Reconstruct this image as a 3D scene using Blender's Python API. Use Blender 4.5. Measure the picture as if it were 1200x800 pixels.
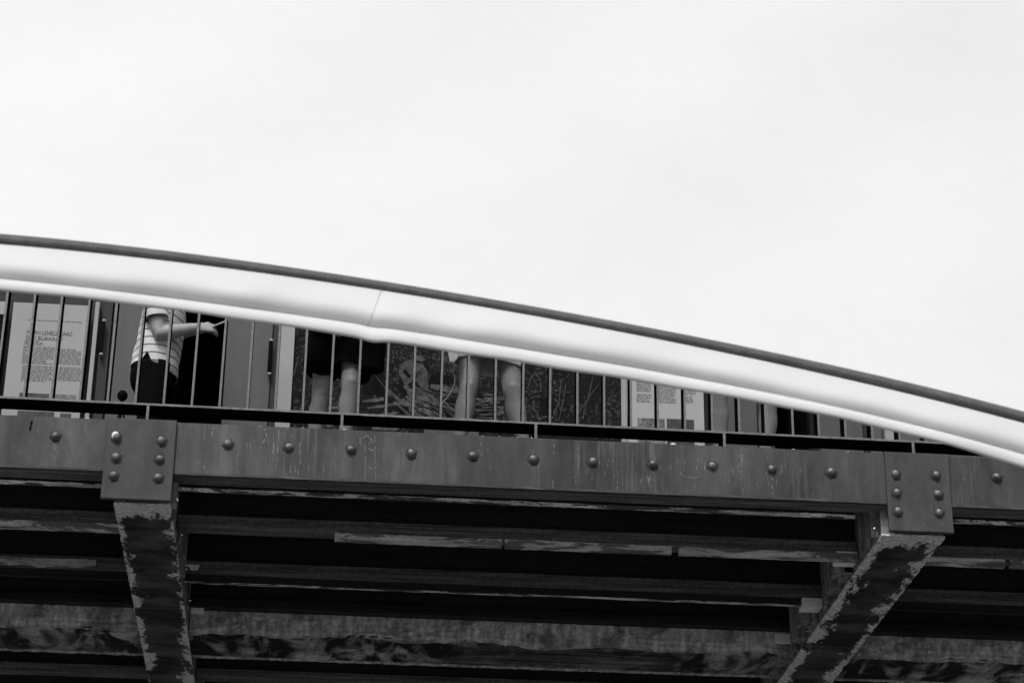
import bpy, bmesh, math, random
from mathutils import Vector, Matrix
random.seed(7)
for o in list(bpy.data.objects): bpy.data.objects.remove(o)
S = bpy.context.scene
COL = S.collection
R = math.radians

# ------------------------------------------------------------------ camera
CAM = Vector((0, 0, 1.6)); FPX = 2645.6
PITCH, YAW, ROLL = .4316968, .085436, .011121
cp, sp, cy, sy = math.cos(PITCH), math.sin(PITCH), math.cos(YAW), math.sin(YAW)
FW = Vector((sy*cp, cy*cp, sp)); RT0 = Vector((cy, -sy, 0)); UP0 = RT0.cross(FW)
c_, s_ = math.cos(ROLL), math.sin(ROLL)
RT = c_*RT0 + s_*UP0; UP = -s_*RT0 + c_*UP0
cd = bpy.data.cameras.new('camera'); cam = bpy.data.objects.new('camera', cd); COL.objects.link(cam)
m = Matrix((RT, UP, -FW)).transposed().to_4x4(); m.translation = CAM
cam.matrix_world = m
cd.sensor_width = 36; cd.lens = FPX/1200*36; cd.clip_end = 2000; cd.clip_start = .1
cd.dof.use_dof = True; cd.dof.focus_distance = 14.2; cd.dof.aperture_fstop = 6.3
S.camera = cam

# ------------------------------------------------------------------ world, sun, exposure
W = bpy.data.worlds.new('World'); S.world = W; W.use_nodes = True
wn, wl = W.node_tree.nodes, W.node_tree.links
bg = wn['Background']; sky = wn.new('ShaderNodeTexSky'); sky.sky_type = 'NISHITA'
sky.sun_disc = False; sky.sun_elevation = R(52); sky.sun_rotation = R(200)
sky.air_density = 1.0; sky.dust_density = 6.0; sky.ozone_density = 1.0
bw = wn.new('ShaderNodeRGBToBW'); wl.new(sky.outputs[0], bw.inputs[0]); wl.new(bw.outputs[0], bg.inputs[0])
bg.inputs[1].default_value = .12
sd = bpy.data.lights.new('sun', 'SUN'); sun = bpy.data.objects.new('sun', sd); COL.objects.link(sun)
sd.energy = 1.5; sd.angle = R(14); sd.color = (1, 1, 1)
az = R(200); el = R(52)       # sun behind the camera, a little to its left
dv = Vector((math.sin(az)*math.cos(el), math.cos(az)*math.cos(el), math.sin(el)))
sun.rotation_euler = dv.to_track_quat('Z', 'Y').to_euler()
vs = S.view_settings; vs.view_transform = 'Standard'; vs.look = 'None'; vs.exposure = 0.18; vs.gamma = 1; vs.use_curve_mapping = False

def wp(px, py, Y):            # the point at depth Y (metres) seen at that place of the photograph
    d = (px-600)/FPX*RT - (py-400)/FPX*UP + FW
    return CAM + d*(Y/d.y)
def wx(px, py, Y): return wp(px, py, Y).x

# ------------------------------------------------------------------ materials
def mat(name, v=.1, rough=.6, metal=0, var=.25, scale=6, stretch=(1, 1, 1), bump=.1, bscale=60, spec=.4,
        fleck=0, fleck_v=.4, fleck_scale=(60, 60, 8), fleck_w=.06, dark=0, dark_v=.02, dark_scale=(3, 3, 3), extra=None):
    M = bpy.data.materials.new(name); M.use_nodes = True
    n, l = M.node_tree.nodes, M.node_tree.links
    b = n['Principled BSDF']
    tc = n.new('ShaderNodeTexCoord')
    def mp(sc):
        g = n.new('ShaderNodeMapping'); g.inputs['Scale'].default_value = sc; l.new(tc.outputs['Object'], g.inputs[0]); return g
    def noise(sc, s, det=6, r=.6, dist=0):
        t = n.new('ShaderNodeTexNoise'); t.inputs['Scale'].default_value = s; t.inputs['Detail'].default_value = det
        t.inputs['Roughness'].default_value = r; t.inputs['Distortion'].default_value = dist; l.new(mp(sc).outputs[0], t.inputs[0]); return t
    def ramp(src, a, c, lo=0., hi=1.):
        r = n.new('ShaderNodeMapRange'); r.inputs[1].default_value = a; r.inputs[2].default_value = c
        r.inputs[3].default_value = lo; r.inputs[4].default_value = hi; l.new(src, r.inputs[0]); return r.outputs[0]
    def mix(f, a, c):
        x = n.new('ShaderNodeMix'); x.data_type = 'FLOAT'
        for i, s in ((0, f), (2, a), (3, c)):
            if isinstance(s, (int, float)): x.inputs[i].default_value = s
            else: l.new(s, x.inputs[i])
        return x.outputs[0]
    t1 = noise(stretch, scale); val = ramp(t1.outputs[0], .3, .7, v*(1-var), v*(1+var))
    t2 = noise((1, 1, 1), scale*7, 5); v2 = ramp(t2.outputs[0], .3, .7, 1-var*.5, 1+var*.5)
    mu = n.new('ShaderNodeMath'); mu.operation = 'MULTIPLY'; l.new(val, mu.inputs[0]); l.new(v2, mu.inputs[1]); val = mu.outputs[0]
    if dark:
        t = noise(dark_scale, 1, 8, .65, .6); f = ramp(t.outputs[0], .5, .5+.25*(1.01-min(dark, 1)), 0, dark); val = mix(f, val, dark_v)
    if fleck:
        t = noise(fleck_scale, 1, 4, .7); g = noise((1.3, 1.3, 2), 1.5, 3)
        a = n.new('ShaderNodeMath'); a.operation = 'MULTIPLY_ADD'; l.new(g.outputs[0], a.inputs[0]); a.inputs[1].default_value = .35; l.new(t.outputs[0], a.inputs[2])
        f = ramp(a.outputs[0], .86-fleck_w, .9, 0, fleck); val = mix(f, val, fleck_v)
    if extra: val = extra(n, l, tc, noise, ramp, mix, val)
    cb = n.new('ShaderNodeCombineColor')
    for i in range(3): l.new(val, cb.inputs[i])
    l.new(cb.outputs[0], b.inputs['Base Color'])
    b.inputs['Roughness'].default_value = rough; b.inputs['Metallic'].default_value = metal
    b.inputs['Specular IOR Level'].default_value = spec
    if bump:
        t = noise(stretch, bscale, 6); bp = n.new('ShaderNodeBump'); bp.inputs['Strength'].default_value = bump
        bp.inputs['Distance'].default_value = .01; l.new(t.outputs[0], bp.inputs['Height']); l.new(bp.outputs[0], b.inputs['Normal'])
    return M

def peel(edge, lo, hi, v_edge, v_mid, sc=(9, 4, 9)):
    # peeling paint on a girder's soffit: paler along its two long edges, dark in the middle
    def f(n, l, tc, noise, ramp, mix, val):
        sx = n.new('ShaderNodeSeparateXYZ'); l.new(tc.outputs['Object'], sx.inputs[0])
        ab = n.new('ShaderNodeMath'); ab.operation = 'ABSOLUTE'; l.new(sx.outputs[0], ab.inputs[0])
        t = noise(sc, 1, 8, .7, .3)
        a = n.new('ShaderNodeMath'); a.operation = 'MULTIPLY_ADD'; l.new(t.outputs[0], a.inputs[0]); a.inputs[1].default_value = edge; l.new(ab.outputs[0], a.inputs[2])
        y = n.new('ShaderNodeMath'); y.operation = 'MULTIPLY_ADD'; l.new(sx.outputs[1], y.inputs[0]); y.inputs[1].default_value = -.22; l.new(a.outputs[0], y.inputs[2])
        y2 = n.new('ShaderNodeMath'); y2.operation = 'MAXIMUM'; l.new(a.outputs[0], y2.inputs[0]); 
        q = n.new('ShaderNodeMath'); q.operation = 'MULTIPLY_ADD'; l.new(sx.outputs[1], q.inputs[0]); q.inputs[1].default_value = -.5; q.inputs[2].default_value = lo-.13
        w = n.new('ShaderNodeMath'); w.operation = 'ADD'; l.new(q.outputs[0], w.inputs[0])
        tt = n.new('ShaderNodeMath'); tt.operation = 'MULTIPLY'; l.new(t.outputs[0], tt.inputs[0]); tt.inputs[1].default_value = .5; l.new(tt.outputs[0], w.inputs[1])
        l.new(w.outputs[0], y2.inputs[1])
        k = ramp(y2.outputs[0], lo-.03, hi+.035)
        fl = noise((38, 38, 38), 1, 5, .75); fk = n.new('ShaderNodeMath'); fk.operation = 'MULTIPLY_ADD'; l.new(fl.outputs[0], fk.inputs[0]); fk.inputs[1].default_value = 1.5; l.new(k, fk.inputs[2])
        k = ramp(fk.outputs[0], 1.12, 1.32)
        fine = noise((30, 60, 45), 1, 6, .8); ev = ramp(fine.outputs[0], .36, .64, v_edge*.3, v_edge*1.5)
        mid = noise((3.5, 14, 6), 1, 7, .75, .4); mv = ramp(mid.outputs[0], .3, .7, v_mid*.3, v_mid*1.8)
        big = noise((2, 2.6, 2), 1, 3, .5); bgv = ramp(big.outputs[0], .45, .65, 0, .45)
        mv = mix(bgv, mv, v_edge*.3)
        return mix(k, mv, ev)
    return f
def swirl(v_lo, v_hi):
    def f(n, l, tc, noise, ramp, mix, val):
        t = noise((3.4, 1.3, 4), 1, 6, .55, 1.6); k = ramp(t.outputs[0], .47, .6)
        st_ = noise((.9, 9, 9), 1, 6, .7, .8); sv = ramp(st_.outputs[0], .4, .66, v_lo*.6, v_hi*.7)
        g = noise((.8, 1, 1), 1, 5, .7); gg = ramp(g.outputs[0], .42, .6, v_hi*.12, v_hi*1.1)
        gr = noise((30, 30, 30), 1, 4, .8); gm = ramp(gr.outputs[0], .3, .7, .5, 1.4)
        sel = noise((.55, .4, 1), 1, 2); sl = ramp(sel.outputs[0], .36, .48)
        q = mix(sl, sv, mix(k, v_lo, gg)); m_ = n.new('ShaderNodeMath'); m_.operation = 'MULTIPLY'; l.new(q, m_.inputs[0]); l.new(gm, m_.inputs[1])
        return m_.outputs[0]
    return f
def grime_and_ramp():
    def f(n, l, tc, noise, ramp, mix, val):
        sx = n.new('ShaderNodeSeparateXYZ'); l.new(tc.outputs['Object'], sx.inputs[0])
        g = ramp(sx.outputs[0], -3.2, 2.6, 1.2, .74)  # overall tone gets darker from left to right along the beam
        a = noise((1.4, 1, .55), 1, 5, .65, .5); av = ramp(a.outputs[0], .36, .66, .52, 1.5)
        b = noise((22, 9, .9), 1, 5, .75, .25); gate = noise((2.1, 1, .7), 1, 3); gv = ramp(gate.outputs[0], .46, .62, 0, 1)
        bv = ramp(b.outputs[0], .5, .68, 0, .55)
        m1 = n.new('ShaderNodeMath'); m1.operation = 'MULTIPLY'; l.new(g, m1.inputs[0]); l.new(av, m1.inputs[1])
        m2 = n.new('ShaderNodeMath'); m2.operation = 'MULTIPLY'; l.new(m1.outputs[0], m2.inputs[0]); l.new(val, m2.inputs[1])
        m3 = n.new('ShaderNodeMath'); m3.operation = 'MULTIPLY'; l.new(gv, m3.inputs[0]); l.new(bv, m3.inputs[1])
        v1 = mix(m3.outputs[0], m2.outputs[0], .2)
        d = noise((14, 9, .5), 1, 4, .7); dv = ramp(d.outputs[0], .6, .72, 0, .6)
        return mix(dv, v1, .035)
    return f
def lines(period, width, v, wob=.02):
    # thin woven stripes of the shirt
    def f(n, l, tc, noise, ramp, mix, val):
        sx = n.new('ShaderNodeSeparateXYZ'); l.new(tc.outputs['Object'], sx.inputs[0])
        t = noise((4, 4, 2), 1, 2)
        a = n.new('ShaderNodeMath'); a.operation = 'MULTIPLY_ADD'; l.new(t.outputs[0], a.inputs[0]); a.inputs[1].default_value = wob*2; l.new(sx.outputs[2], a.inputs[2])
        w = n.new('ShaderNodeMath'); w.operation = 'DIVIDE'; l.new(a.outputs[0], w.inputs[0]); w.inputs[1].default_value = period
        fr = n.new('ShaderNodeMath'); fr.operation = 'FRACT'; l.new(w.outputs[0], fr.inputs[0])
        k = ramp(fr.outputs[0], 1-width*1.3, 1-width)
        return mix(k, val, v)
    return f

M = {}
M['fascia'] = mat('painted_steel_streaked', .07, .5, var=.24, scale=2.2, stretch=(6, 6, .7), bump=.14, bscale=9, fleck=.55, fleck_v=.42, fleck_scale=(75, 75, 7), fleck_w=.03, dark=.6, dark_v=.04, dark_scale=(3.2, 3, 1.6), spec=.3, extra=grime_and_ramp())
M['splice'] = mat('painted_steel_plate', .058, .5, var=.28, scale=2, stretch=(5, 5, 1.5), bump=.2, bscale=12, fleck=.35, fleck_v=.3, fleck_scale=(60, 60, 14), fleck_w=.01, spec=.35)
M['rivet'] = mat('rivet_steel', .085, .3, var=.5, scale=40, bump=.5, bscale=90, spec=.9)
M['rust'] = mat('dark_steel', .022, .6, var=.4, scale=3, stretch=(.6, 6, 8), bump=.3, bscale=12, spec=.2)
M['timber'] = mat('weathered_timber', .13, .8, var=.6, scale=6, stretch=(.25, 4, 9), bump=.5, bscale=12, dark=.5, dark_v=.04, dark_scale=(1.2, 6, 20), spec=.15)
M['board'] = mat('pale_board', .58, .75, var=.4, scale=5, stretch=(.5, 4, 10), bump=.4, bscale=12, dark=.8, dark_v=.06, dark_scale=(2.6, 6, 18), spec=.15)
M['ledger'] = mat('worn_ledger', .7, .6, var=.5, scale=8, stretch=(.6, 3, 3), bump=.5, bscale=30, dark=.95, dark_v=.06, dark_scale=(3, 20, 30), spec=.3)
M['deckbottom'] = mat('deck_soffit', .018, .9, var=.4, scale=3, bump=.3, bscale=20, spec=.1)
M['concrete'] = mat('stained_concrete', .5, .9, var=.55, scale=4, stretch=(5, 3, 1.6), bump=.9, bscale=30, dark=.6, dark_v=.08, dark_scale=(4, 9, 8), fleck=.6, fleck_v=.7, fleck_scale=(40,40,40), fleck_w=.05, spec=.1)
M['soffit'] = mat('peeling_soffit', .2, .85, var=.3, scale=8, bump=.6, bscale=20, extra=swirl(.02, .5), spec=.15)
M['girder_soffit'] = mat('peeling_girder_paint', .2, .85, var=.2, bump=.5, bscale=25, extra=peel(.62, .440, .465, .72, .035, (4.5, 2.2, 9)), spec=.15)
M['girder_soffit_b'] = mat('peeling_girder_paint_scabbed', .2, .85, var=.2, bump=.6, bscale=25, extra=peel(.8, .52, .56, .75, .03, (4, 2.0, 7)), spec=.15)
M['girder_side'] = mat('streaked_girder_side', .2, .8, var=.9, scale=3, stretch=(10, 10, .4), bump=.6, bscale=8, fleck=.8, fleck_v=.55, fleck_scale=(45, 25, 2), fleck_w=.05, spec=.15)
M['whiteblock'] = mat('white_painted_block', .92, .6, var=.1, scale=12, bump=.3, bscale=40)
M['blacksteel'] = mat('black_painted_steel', .007, .95, var=.3, scale=10, bump=.1, bscale=60, spec=.0)
M['litsteel'] = mat('lit_steel_edge', .16, .45, var=.35, scale=9, stretch=(3, 3, 3), bump=.2, bscale=60, spec=.4)  # pale colour on front faces only, standing for the sky light they catch
M['wallpaint'] = mat('grey_wall_paint', .04, .8, var=.15, scale=2, bump=.1, bscale=40, spec=.2)
M['door'] = mat('grey_door_leaf', .085, .6, var=.1, scale=1.5, stretch=(6, 6, .4), bump=.1, bscale=30, spec=.25)
M['door_pale'] = mat('pale_door_leaf', .07, .6, var=.1, scale=1.5, stretch=(6, 6, .4), bump=.1, bscale=30, spec=.25)
M['pilaster'] = mat('pale_pilaster', .27, .6, var=.08, scale=3, bump=.1, bscale=40)
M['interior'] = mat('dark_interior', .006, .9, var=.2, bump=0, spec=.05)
M['chrome'] = mat('chrome', .7, .15, metal=1, var=.05, bump=0)
M['paper'] = mat('poster_paper', .27, .5, var=.06, scale=1.2, bump=0, spec=.4)
M['paper_white'] = mat('poster_paper_white', .33, .5, var=.05, scale=1.2, bump=0, spec=.4)
M['ink'] = mat('printing_ink', .085, .6, var=.1, bump=0, spec=.2)
M['ink_grey'] = mat('grey_printing_ink', .17, .6, var=.1, bump=0, spec=.2)
M['photo_dark'] = mat('dark_photo_print', .035, .5, var=.8, scale=14, bump=0, spec=.3, fleck=.6, fleck_v=.2, fleck_scale=(40, 40, 40), fleck_w=.06)
M['photo_mid'] = mat('mid_photo_print', .13, .5, var=.7, scale=14, bump=0, spec=.3, dark=.7, dark_v=.04, dark_scale=(20, 20, 20))
M['mural'] = mat('mural_print', .0065, .7, var=.7, scale=5, bump=0, spec=.08, fleck=.9, fleck_v=.07, fleck_scale=(34, 34, 34), fleck_w=.16)
M['print_leaf'] = mat('mural_leaf_print', .06, .7, var=.8, scale=12, bump=0, spec=.08)
M['print_log'] = mat('mural_log_print', .075, .7, var=.7, scale=12, bump=0, spec=.08, dark=.6, dark_v=.03, dark_scale=(14, 14, 40))
M['print_cloth'] = mat('mural_cloth_print', .06, .7, var=.6, scale=12, bump=0, spec=.08, dark=.6, dark_v=.025, dark_scale=(12, 12, 22))
M['print_black'] = mat('mural_shadow_print', .006, .7, var=.5, scale=12, bump=0, spec=.05)
M['skin'] = mat('skin', .3, .5, var=.1, scale=7, bump=.08, bscale=80, spec=.35)
M['hair'] = mat('hair', .02, .5, var=.3, scale=40, stretch=(1, 1, .2), bump=.5, bscale=60)
M['shirt'] = mat('striped_shirt', .6, .8, var=.08, scale=6, bump=.35, bscale=9, extra=lines(.058, .17, .16), spec=.1)
M['blackcloth'] = mat('black_cloth', .0045, .9, var=.3, scale=6, bump=.4, bscale=12, spec=.03)
M['whitecloth'] = mat('white_cloth', .72, .8, var=.08, scale=6, bump=.5, bscale=10, spec=.1)
M['greycloth'] = mat('grey_cloth', .2, .8, var=.15, scale=6, bump=.5, bscale=10, spec=.1)
M['shoe'] = mat('white_shoe', .6, .5, var=.1, scale=20, bump=.1)
M['eye'] = mat('eye', .05, .2, var=.1, bump=0)
M['phone'] = mat('phone_shell', .5, .25, var=.05, bump=0, spec=.5)
M['rope'] = mat('canopy_rope', .095, .6, var=.25, scale=20, bump=.4, bscale=120, spec=.3)
M['ground'] = mat('paved_ground', .17, .9, var=.3, scale=.6, bump=.4, bscale=9, spec=.2)
M['mark'] = mat('white_paint_mark', .75, .7, var=.1, bump=.1, bscale=50)
M['scratch'] = mat('scratched_bare_metal', .18, .5, var=.4, scale=60, bump=0)
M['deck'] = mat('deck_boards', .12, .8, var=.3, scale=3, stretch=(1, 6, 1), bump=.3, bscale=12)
# canopy fabric lets part of the light through
def fabric(name, v, tr):
    F = mat(name, v, .55, var=.02, scale=1.2, bump=.12, bscale=2.5, spec=.25)
    n, l = F.node_tree.nodes, F.node_tree.links
    out = n['Material Output']; b = n['Principled BSDF']; t = n.new('ShaderNodeBsdfTranslucent'); t.inputs[0].default_value = (v, v, v, 1)
    x = n.new('ShaderNodeMixShader'); x.inputs[0].default_value = tr
    l.new(b.outputs[0], x.inputs[1]); l.new(t.outputs[0], x.inputs[2]); l.new(x.outputs[0], out.inputs[0]); return F
M['fabric'] = fabric('white_canopy_fabric', .79, .22)
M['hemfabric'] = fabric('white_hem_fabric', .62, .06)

# ------------------------------------------------------------------ helpers
def link(name, bm, m, parent=None, smooth=False, bevel=0, seg=2, kind=None, loc=None):
    me = bpy.data.meshes.new(name)
    bmesh.ops.recalc_face_normals(bm, faces=bm.faces[:])
    bm.to_mesh(me); bm.free()
    me.materials.append(M[m] if isinstance(m, str) else m)
    o = bpy.data.objects.new(name, me); COL.objects.link(o)
    if smooth:
        for p in me.polygons: p.use_smooth = True
    if bevel:
        b = o.modifiers.new('bevel', 'BEVEL'); b.width = bevel; b.segments = seg; b.limit_method = 'ANGLE'; b.angle_limit = R(40)
    if parent: o.parent = parent
    if kind: o['kind'] = kind
    if loc: o.location = loc
    return o
def tag(o, label, cat, group=None):
    o['label'] = label; o['category'] = cat
    if group: o['group'] = group
    return o
def thing(name, label, cat, loc=(0, 0, 0), group=None):
    o = bpy.data.objects.new(name, None); COL.objects.link(o); o.location = loc; o.empty_display_size = .1
    return tag(o, label, cat, group)
def box(bm, x0, x1, y0, y1, z0, z1, off=(0, 0, 0)):
    vs_ = [bm.verts.new((x-off[0], y-off[1], z-off[2])) for x in (x0, x1) for y in (y0, y1) for z in (z0, z1)]
    for f in ((0, 1, 3, 2), (4, 6, 7, 5), (0, 4, 5, 1), (2, 3, 7, 6), (0, 2, 6, 4), (1, 5, 7, 3)): bm.faces.new([vs_[i] for i in f])
    return vs_
def boxo(name, x0, x1, y0, y1, z0, z1, m, parent=None, bevel=0, kind=None, off=(0, 0, 0)):
    bm = bmesh.new(); box(bm, x0, x1, y0, y1, z0, z1, off); return link(name, bm, m, parent, bevel=bevel, kind=kind)
def longbox(name, x0, x1, y0, y1, z0, z1, m, parent=None, n=60, amp=.003, off=(0, 0, 0), seed=0):
    # a long member with slightly uneven arrises
    rn = random.Random(seed); bm = bmesh.new(); prev = None
    for i in range(n+1):
        x = x0+(x1-x0)*i/n; j = lambda: rn.uniform(-amp, amp)
        r = [bm.verts.new((x-off[0], y-off[1]+j(), z-off[2]+j())) for y, z in ((y0, z0), (y1, z0), (y1, z1), (y0, z1))]
        if prev:
            for k in range(4): bm.faces.new((prev[k], prev[(k+1) % 4], r[(k+1) % 4], r[k]))
        else: bm.faces.new(r[::-1])
        prev = r
    bm.faces.new(prev)
    return link(name, bm, m, parent)
def ring_frame(d, ref):
    d = d.normalized(); u = ref - d*ref.dot(d); u.normalize(); return u, d.cross(u)
def tube(bm, pts, rad, seg=14, cap=True, ref=Vector((0, -1, 0.001)), flat=1.0):
    """pts: Vectors; rad: list of radius or (ru, rv)"""
    prev = None; n = len(pts)
    for i, p in enumerate(pts):
        d = (pts[min(i+1, n-1)]-pts[max(i-1, 0)])
        u, v = ring_frame(d, ref)
        r = rad[i]; ru, rv = r if isinstance(r, tuple) else (r, r)
        ring = [bm.verts.new(p + u*ru*math.cos(2*math.pi*k/seg) + v*rv*math.sin(2*math.pi*k/seg)) for k in range(seg)]
        if prev:
            for k in range(seg): bm.faces.new((prev[k], prev[(k+1) % seg], ring[(k+1) % seg], ring[k]))
        elif cap: bm.faces.new(ring[::-1])
        prev = ring
    if cap: bm.faces.new(prev)
def smoothpath(pts, rad, k=4):
    # Catmull-Rom through the joints
    P, Q = [], []
    n = len(pts)
    for i in range(n-1):
        a, b, c, d = pts[max(i-1, 0)], pts[i], pts[i+1], pts[min(i+2, n-1)]
        for j in range(k):
            t = j/k
            P.append(.5*((2*b)+(c-a)*t+(2*a-5*b+4*c-d)*t*t+(3*b-a-3*c+d)*t**3))
            s = t*t*(3-2*t)
            if isinstance(rad[i], tuple): Q.append(tuple(rad[i][q]*(1-s)+rad[i+1][q]*s for q in (0, 1)))
            else: Q.append(rad[i]*(1-s)+rad[i+1]*s)
    P.append(pts[-1]); Q.append(rad[-1]); return P, Q
def blob(bm, c, r, seg=14):
    r = r if isinstance(r, tuple) else (r, r, r)
    g = bmesh.ops.create_uvsphere(bm, u_segments=seg, v_segments=seg//2+2, radius=1)
    for v in g['verts']: v.co = Vector((v.co.x*r[0], v.co.y*r[1], v.co.z*r[2]))+Vector(c)
def remesh(o, voxel, sm=4):
    md = o.modifiers.new('r', 'REMESH'); md.mode = 'VOXEL'; md.voxel_size = voxel
    s2 = o.modifiers.new('s', 'SMOOTH'); s2.factor = .5; s2.iterations = sm
    dg = bpy.context.evaluated_depsgraph_get(); me = bpy.data.meshes.new_from_object(o.evaluated_get(dg))
    o.modifiers.clear(); old = o.data; o.data = me; bpy.data.meshes.remove(old)
    for p in me.polygons: p.use_smooth = True

# ------------------------------------------------------------------ ground
bm = bmesh.new(); bmesh.ops.create_grid(bm, x_segments=20, y_segments=20, size=600)
g = link('ground', bm, 'ground'); g['kind'] = 'structure'

# ------------------------------------------------------------------ outer beam of the walkway
D0 = 12.6; ZT, ZB = 6.79, 6.456; XA, XB = -6.0, 8.4
fb = thing('fascia_beam', 'long riveted grey steel beam running under the railing across the frame', 'steel beam', (1.1, D0, ZB))
O = (1.1, D0, ZB)
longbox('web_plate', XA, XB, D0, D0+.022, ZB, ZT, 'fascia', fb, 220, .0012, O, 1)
longbox('bottom_flange', XA, XB, D0+.022, D0+.15, ZB-.003, ZB+.018, 'timber', fb, 120, .001, O, 2)
longbox('bottom_lip', XA, XB, D0-.005, D0+.001, ZB+.002, ZB+.016, 'splice', fb, 160, .0012, O, 3)
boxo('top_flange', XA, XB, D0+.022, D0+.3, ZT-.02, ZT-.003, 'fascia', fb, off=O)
def plate(name, x0, x1):
    bm = bmesh.new(); box(bm, x0, x1, D0-.026, D0-.003, 6.277, ZT+.002, O)
    link(name, bm, 'splice', fb, bevel=.003)
    boxo('plate_foot', x0+.001, x1-.001, D0-.034, D0-.0265, 6.279, 6.299, 'splice', fb, .002, off=O)
plate('splice_plate', -1.335, -.925); plate('splice_plate', 3.372, 3.768)
rv_me = None
def rivet(x, z, y):
    global rv_me
    if rv_me is None:
        bm = bmesh.new()
        prof = [(.031, 0), (.031, -.003), (.0265, -.005), (.026, -.011), (.021, -.02), (.012, -.0255), (0.004, -.0275)]
        prev = None
        for r, y_ in prof:
            ring = [bm.verts.new((r*math.cos(k*math.pi/9), y_, r*math.sin(k*math.pi/9))) for k in range(18)]
            if prev:
                for k in range(18): bm.faces.new((prev[k], prev[(k+1) % 18], ring[(k+1) % 18], ring[k]))
            prev = ring
        bm.faces.new(prev)
        ra = [bm.verts.new((.031*math.cos(k*math.pi/9), -.0004, .031*math.sin(k*math.pi/9))) for k in range(18)]
        rb = [bm.verts.new((.0385*math.cos(k*math.pi/9)*(1+.1*math.sin(k*2.1)), -.0004, .0385*math.sin(k*math.pi/9)*(1+.12*math.sin(k*2.1))-.003)) for k in range(18)]
        nf = len(bm.faces)
        for k in range(18): bm.faces.new((ra[k], ra[(k+1) % 18], rb[(k+1) % 18], rb[k]))
        bm.faces.ensure_lookup_table()
        for f_ in bm.faces[nf:]: f_.material_index = 1
        o = link('rivet', bm, 'rivet', fb, smooth=True); rv_me = o.data; rv_me.materials.append(M['rust'])
    else:
        o = bpy.data.objects.new('rivet', rv_me); COL.objects.link(o); o.parent = fb
    o.location = (x-O[0], y-O[1], z-O[2]); o.rotation_euler = (0, random.uniform(0, 6), 0); o.scale = (1+random.uniform(-.1, .06), 1+random.uniform(-.25, .1), 1+random.uniform(-.1, .06)); o.rotation_euler = (random.uniform(-.06, .06), 0, random.uniform(-.06, .06))
for px, py in ((65, 511), (267, 520), (339, 524), (411, 527), (482, 531), (554, 534), (625, 538), (695, 541), (765, 544), (835, 546), (904, 550), (974, 553), (1168, 559)):
    p = wp(px, py, D0); rivet(p.x, p.z, D0-.0005)
for x in (-2.0, -2.36, -2.72, 4.45, 4.82, 5.18): rivet(x, 6.662, D0-.0005)
for px, py in ((137, 513), (136, 535.5), (133, 557), (189, 516.5), (187.5, 538), (185.5, 559.5),
               (1049.5, 555.5), (1051, 577.5), (1052.5, 599), (1097, 557), (1099, 579), (1100.5, 601)):
    p = wp(px, py, D0-.026); rivet(p.x, p.z, D0-.0265)
# white paint dab on the first plate rivet
bm = bmesh.new(); p = wp(135.0, 510.5, D0-.045)
blob(bm, (p.x-O[0], D0-.035-O[1], p.z-O[2]+.006), (.024, .012, .026), 10)
link('paint_dab', bm, 'mark', fb, smooth=True)
# bright chips of paint along the top edge, and scratches
bm = bmesh.new()
for px, py, w, h in ((103, 489, .03, .008), (789, 521.5, .05, .012), (820, 523, .012, .008), (404, 503.5, .035, .007), (585, 512.5, .012, .006), (607, 513.5, .01, .006), (1099, 534.5, .03, .007), (623, 514, .012, .008), (994, 530.5, .014, .006), (566, 511.5, .01, .006), (930, 528.5, .03, .005), (305, 499, .012, .006), (355, 502, .015, .006)):
    p = wp(px, py, D0); blob(bm, (p.x-O[0], D0+.008-O[1], ZT-O[2]), (w*.42, .014, h*.8), 8)
link('paint_chip', bm, 'mark', fb, kind='stuff')
def stroke(bm, pts, w, y):
    for (x0, z0), (x1, z1) in zip(pts[:-1], pts[1:]):
        d = Vector((x1-x0, 0, z1-z0)); n_ = Vector((-d.z, 0, d.x)).normalized()*w/2
        if d.length < 1e-6: continue
        d = d*.06
        q = [Vector((x0, y, z0))-n_-d*.5, Vector((x1, y, z1))-n_+d*.5, Vector((x1, y, z1))+n_+d*.5, Vector((x0, y, z0))+n_-d*.5]
        bm.faces.new([bm.verts.new(v-Vector(O)) for v in q])
bm = bmesh.new(); rs = random.Random(4)
def st(pxs, w=.006):
    q = [(wp(a, b, D0-.0015).x, wp(a, b, D0-.0015).z) for a, b in pxs]
    # rough, broken strokes
    out = []
    for (a, b), (c, d) in zip(q[:-1], q[1:]):
        k = max(2, int(math.hypot(c-a, d-b)/.012))
        for i in range(k):
            if rs.random() < .28: continue
            t0, t1 = i/k, (i+1)/k; j = rs.uniform(-.0015, .0015)
            stroke(bm, [(a+(c-a)*t0+j, b+(d-b)*t0), (a+(c-a)*t1+j, b+(d-b)*t1)], w*rs.uniform(.4, 1), D0-.0015)
st([(794, 530), (794, 545), (798, 555), (805, 559), (815, 560), (822, 557)], .005); st([(803, 537), (801, 552)], .006); st([(818, 538), (816, 550)], .009)
st([(870, 530), (868, 556)], .012); st([(866, 533), (865, 552)], .008); st([(857, 549), (860, 553)], .01)
st([(428, 505), (428, 563)], .006); st([(439, 510), (440, 563)], .006); st([(422, 510), (422, 522)], .006); st([(426, 513), (432, 509), (436, 516), (432, 520)], .008); st([(431, 510), (437, 520)], .007)
st([(432, 525), (437, 528)], .009); st([(430, 545), (437, 550)], .009); st([(450, 527), (450, 545)], .004)
st([(649, 520), (649, 533)], .007); st([(677, 520), (678, 545)], .005); st([(631, 540), (632, 572)], .004); st([(648, 562), (648, 573)], .007)
st([(310, 502), (312, 512), (308, 519)], .01); st([(320, 508), (320, 545)], .003); st([(351, 520), (352, 543)], .006); st([(64, 518), (64, 548)], .004)
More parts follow.
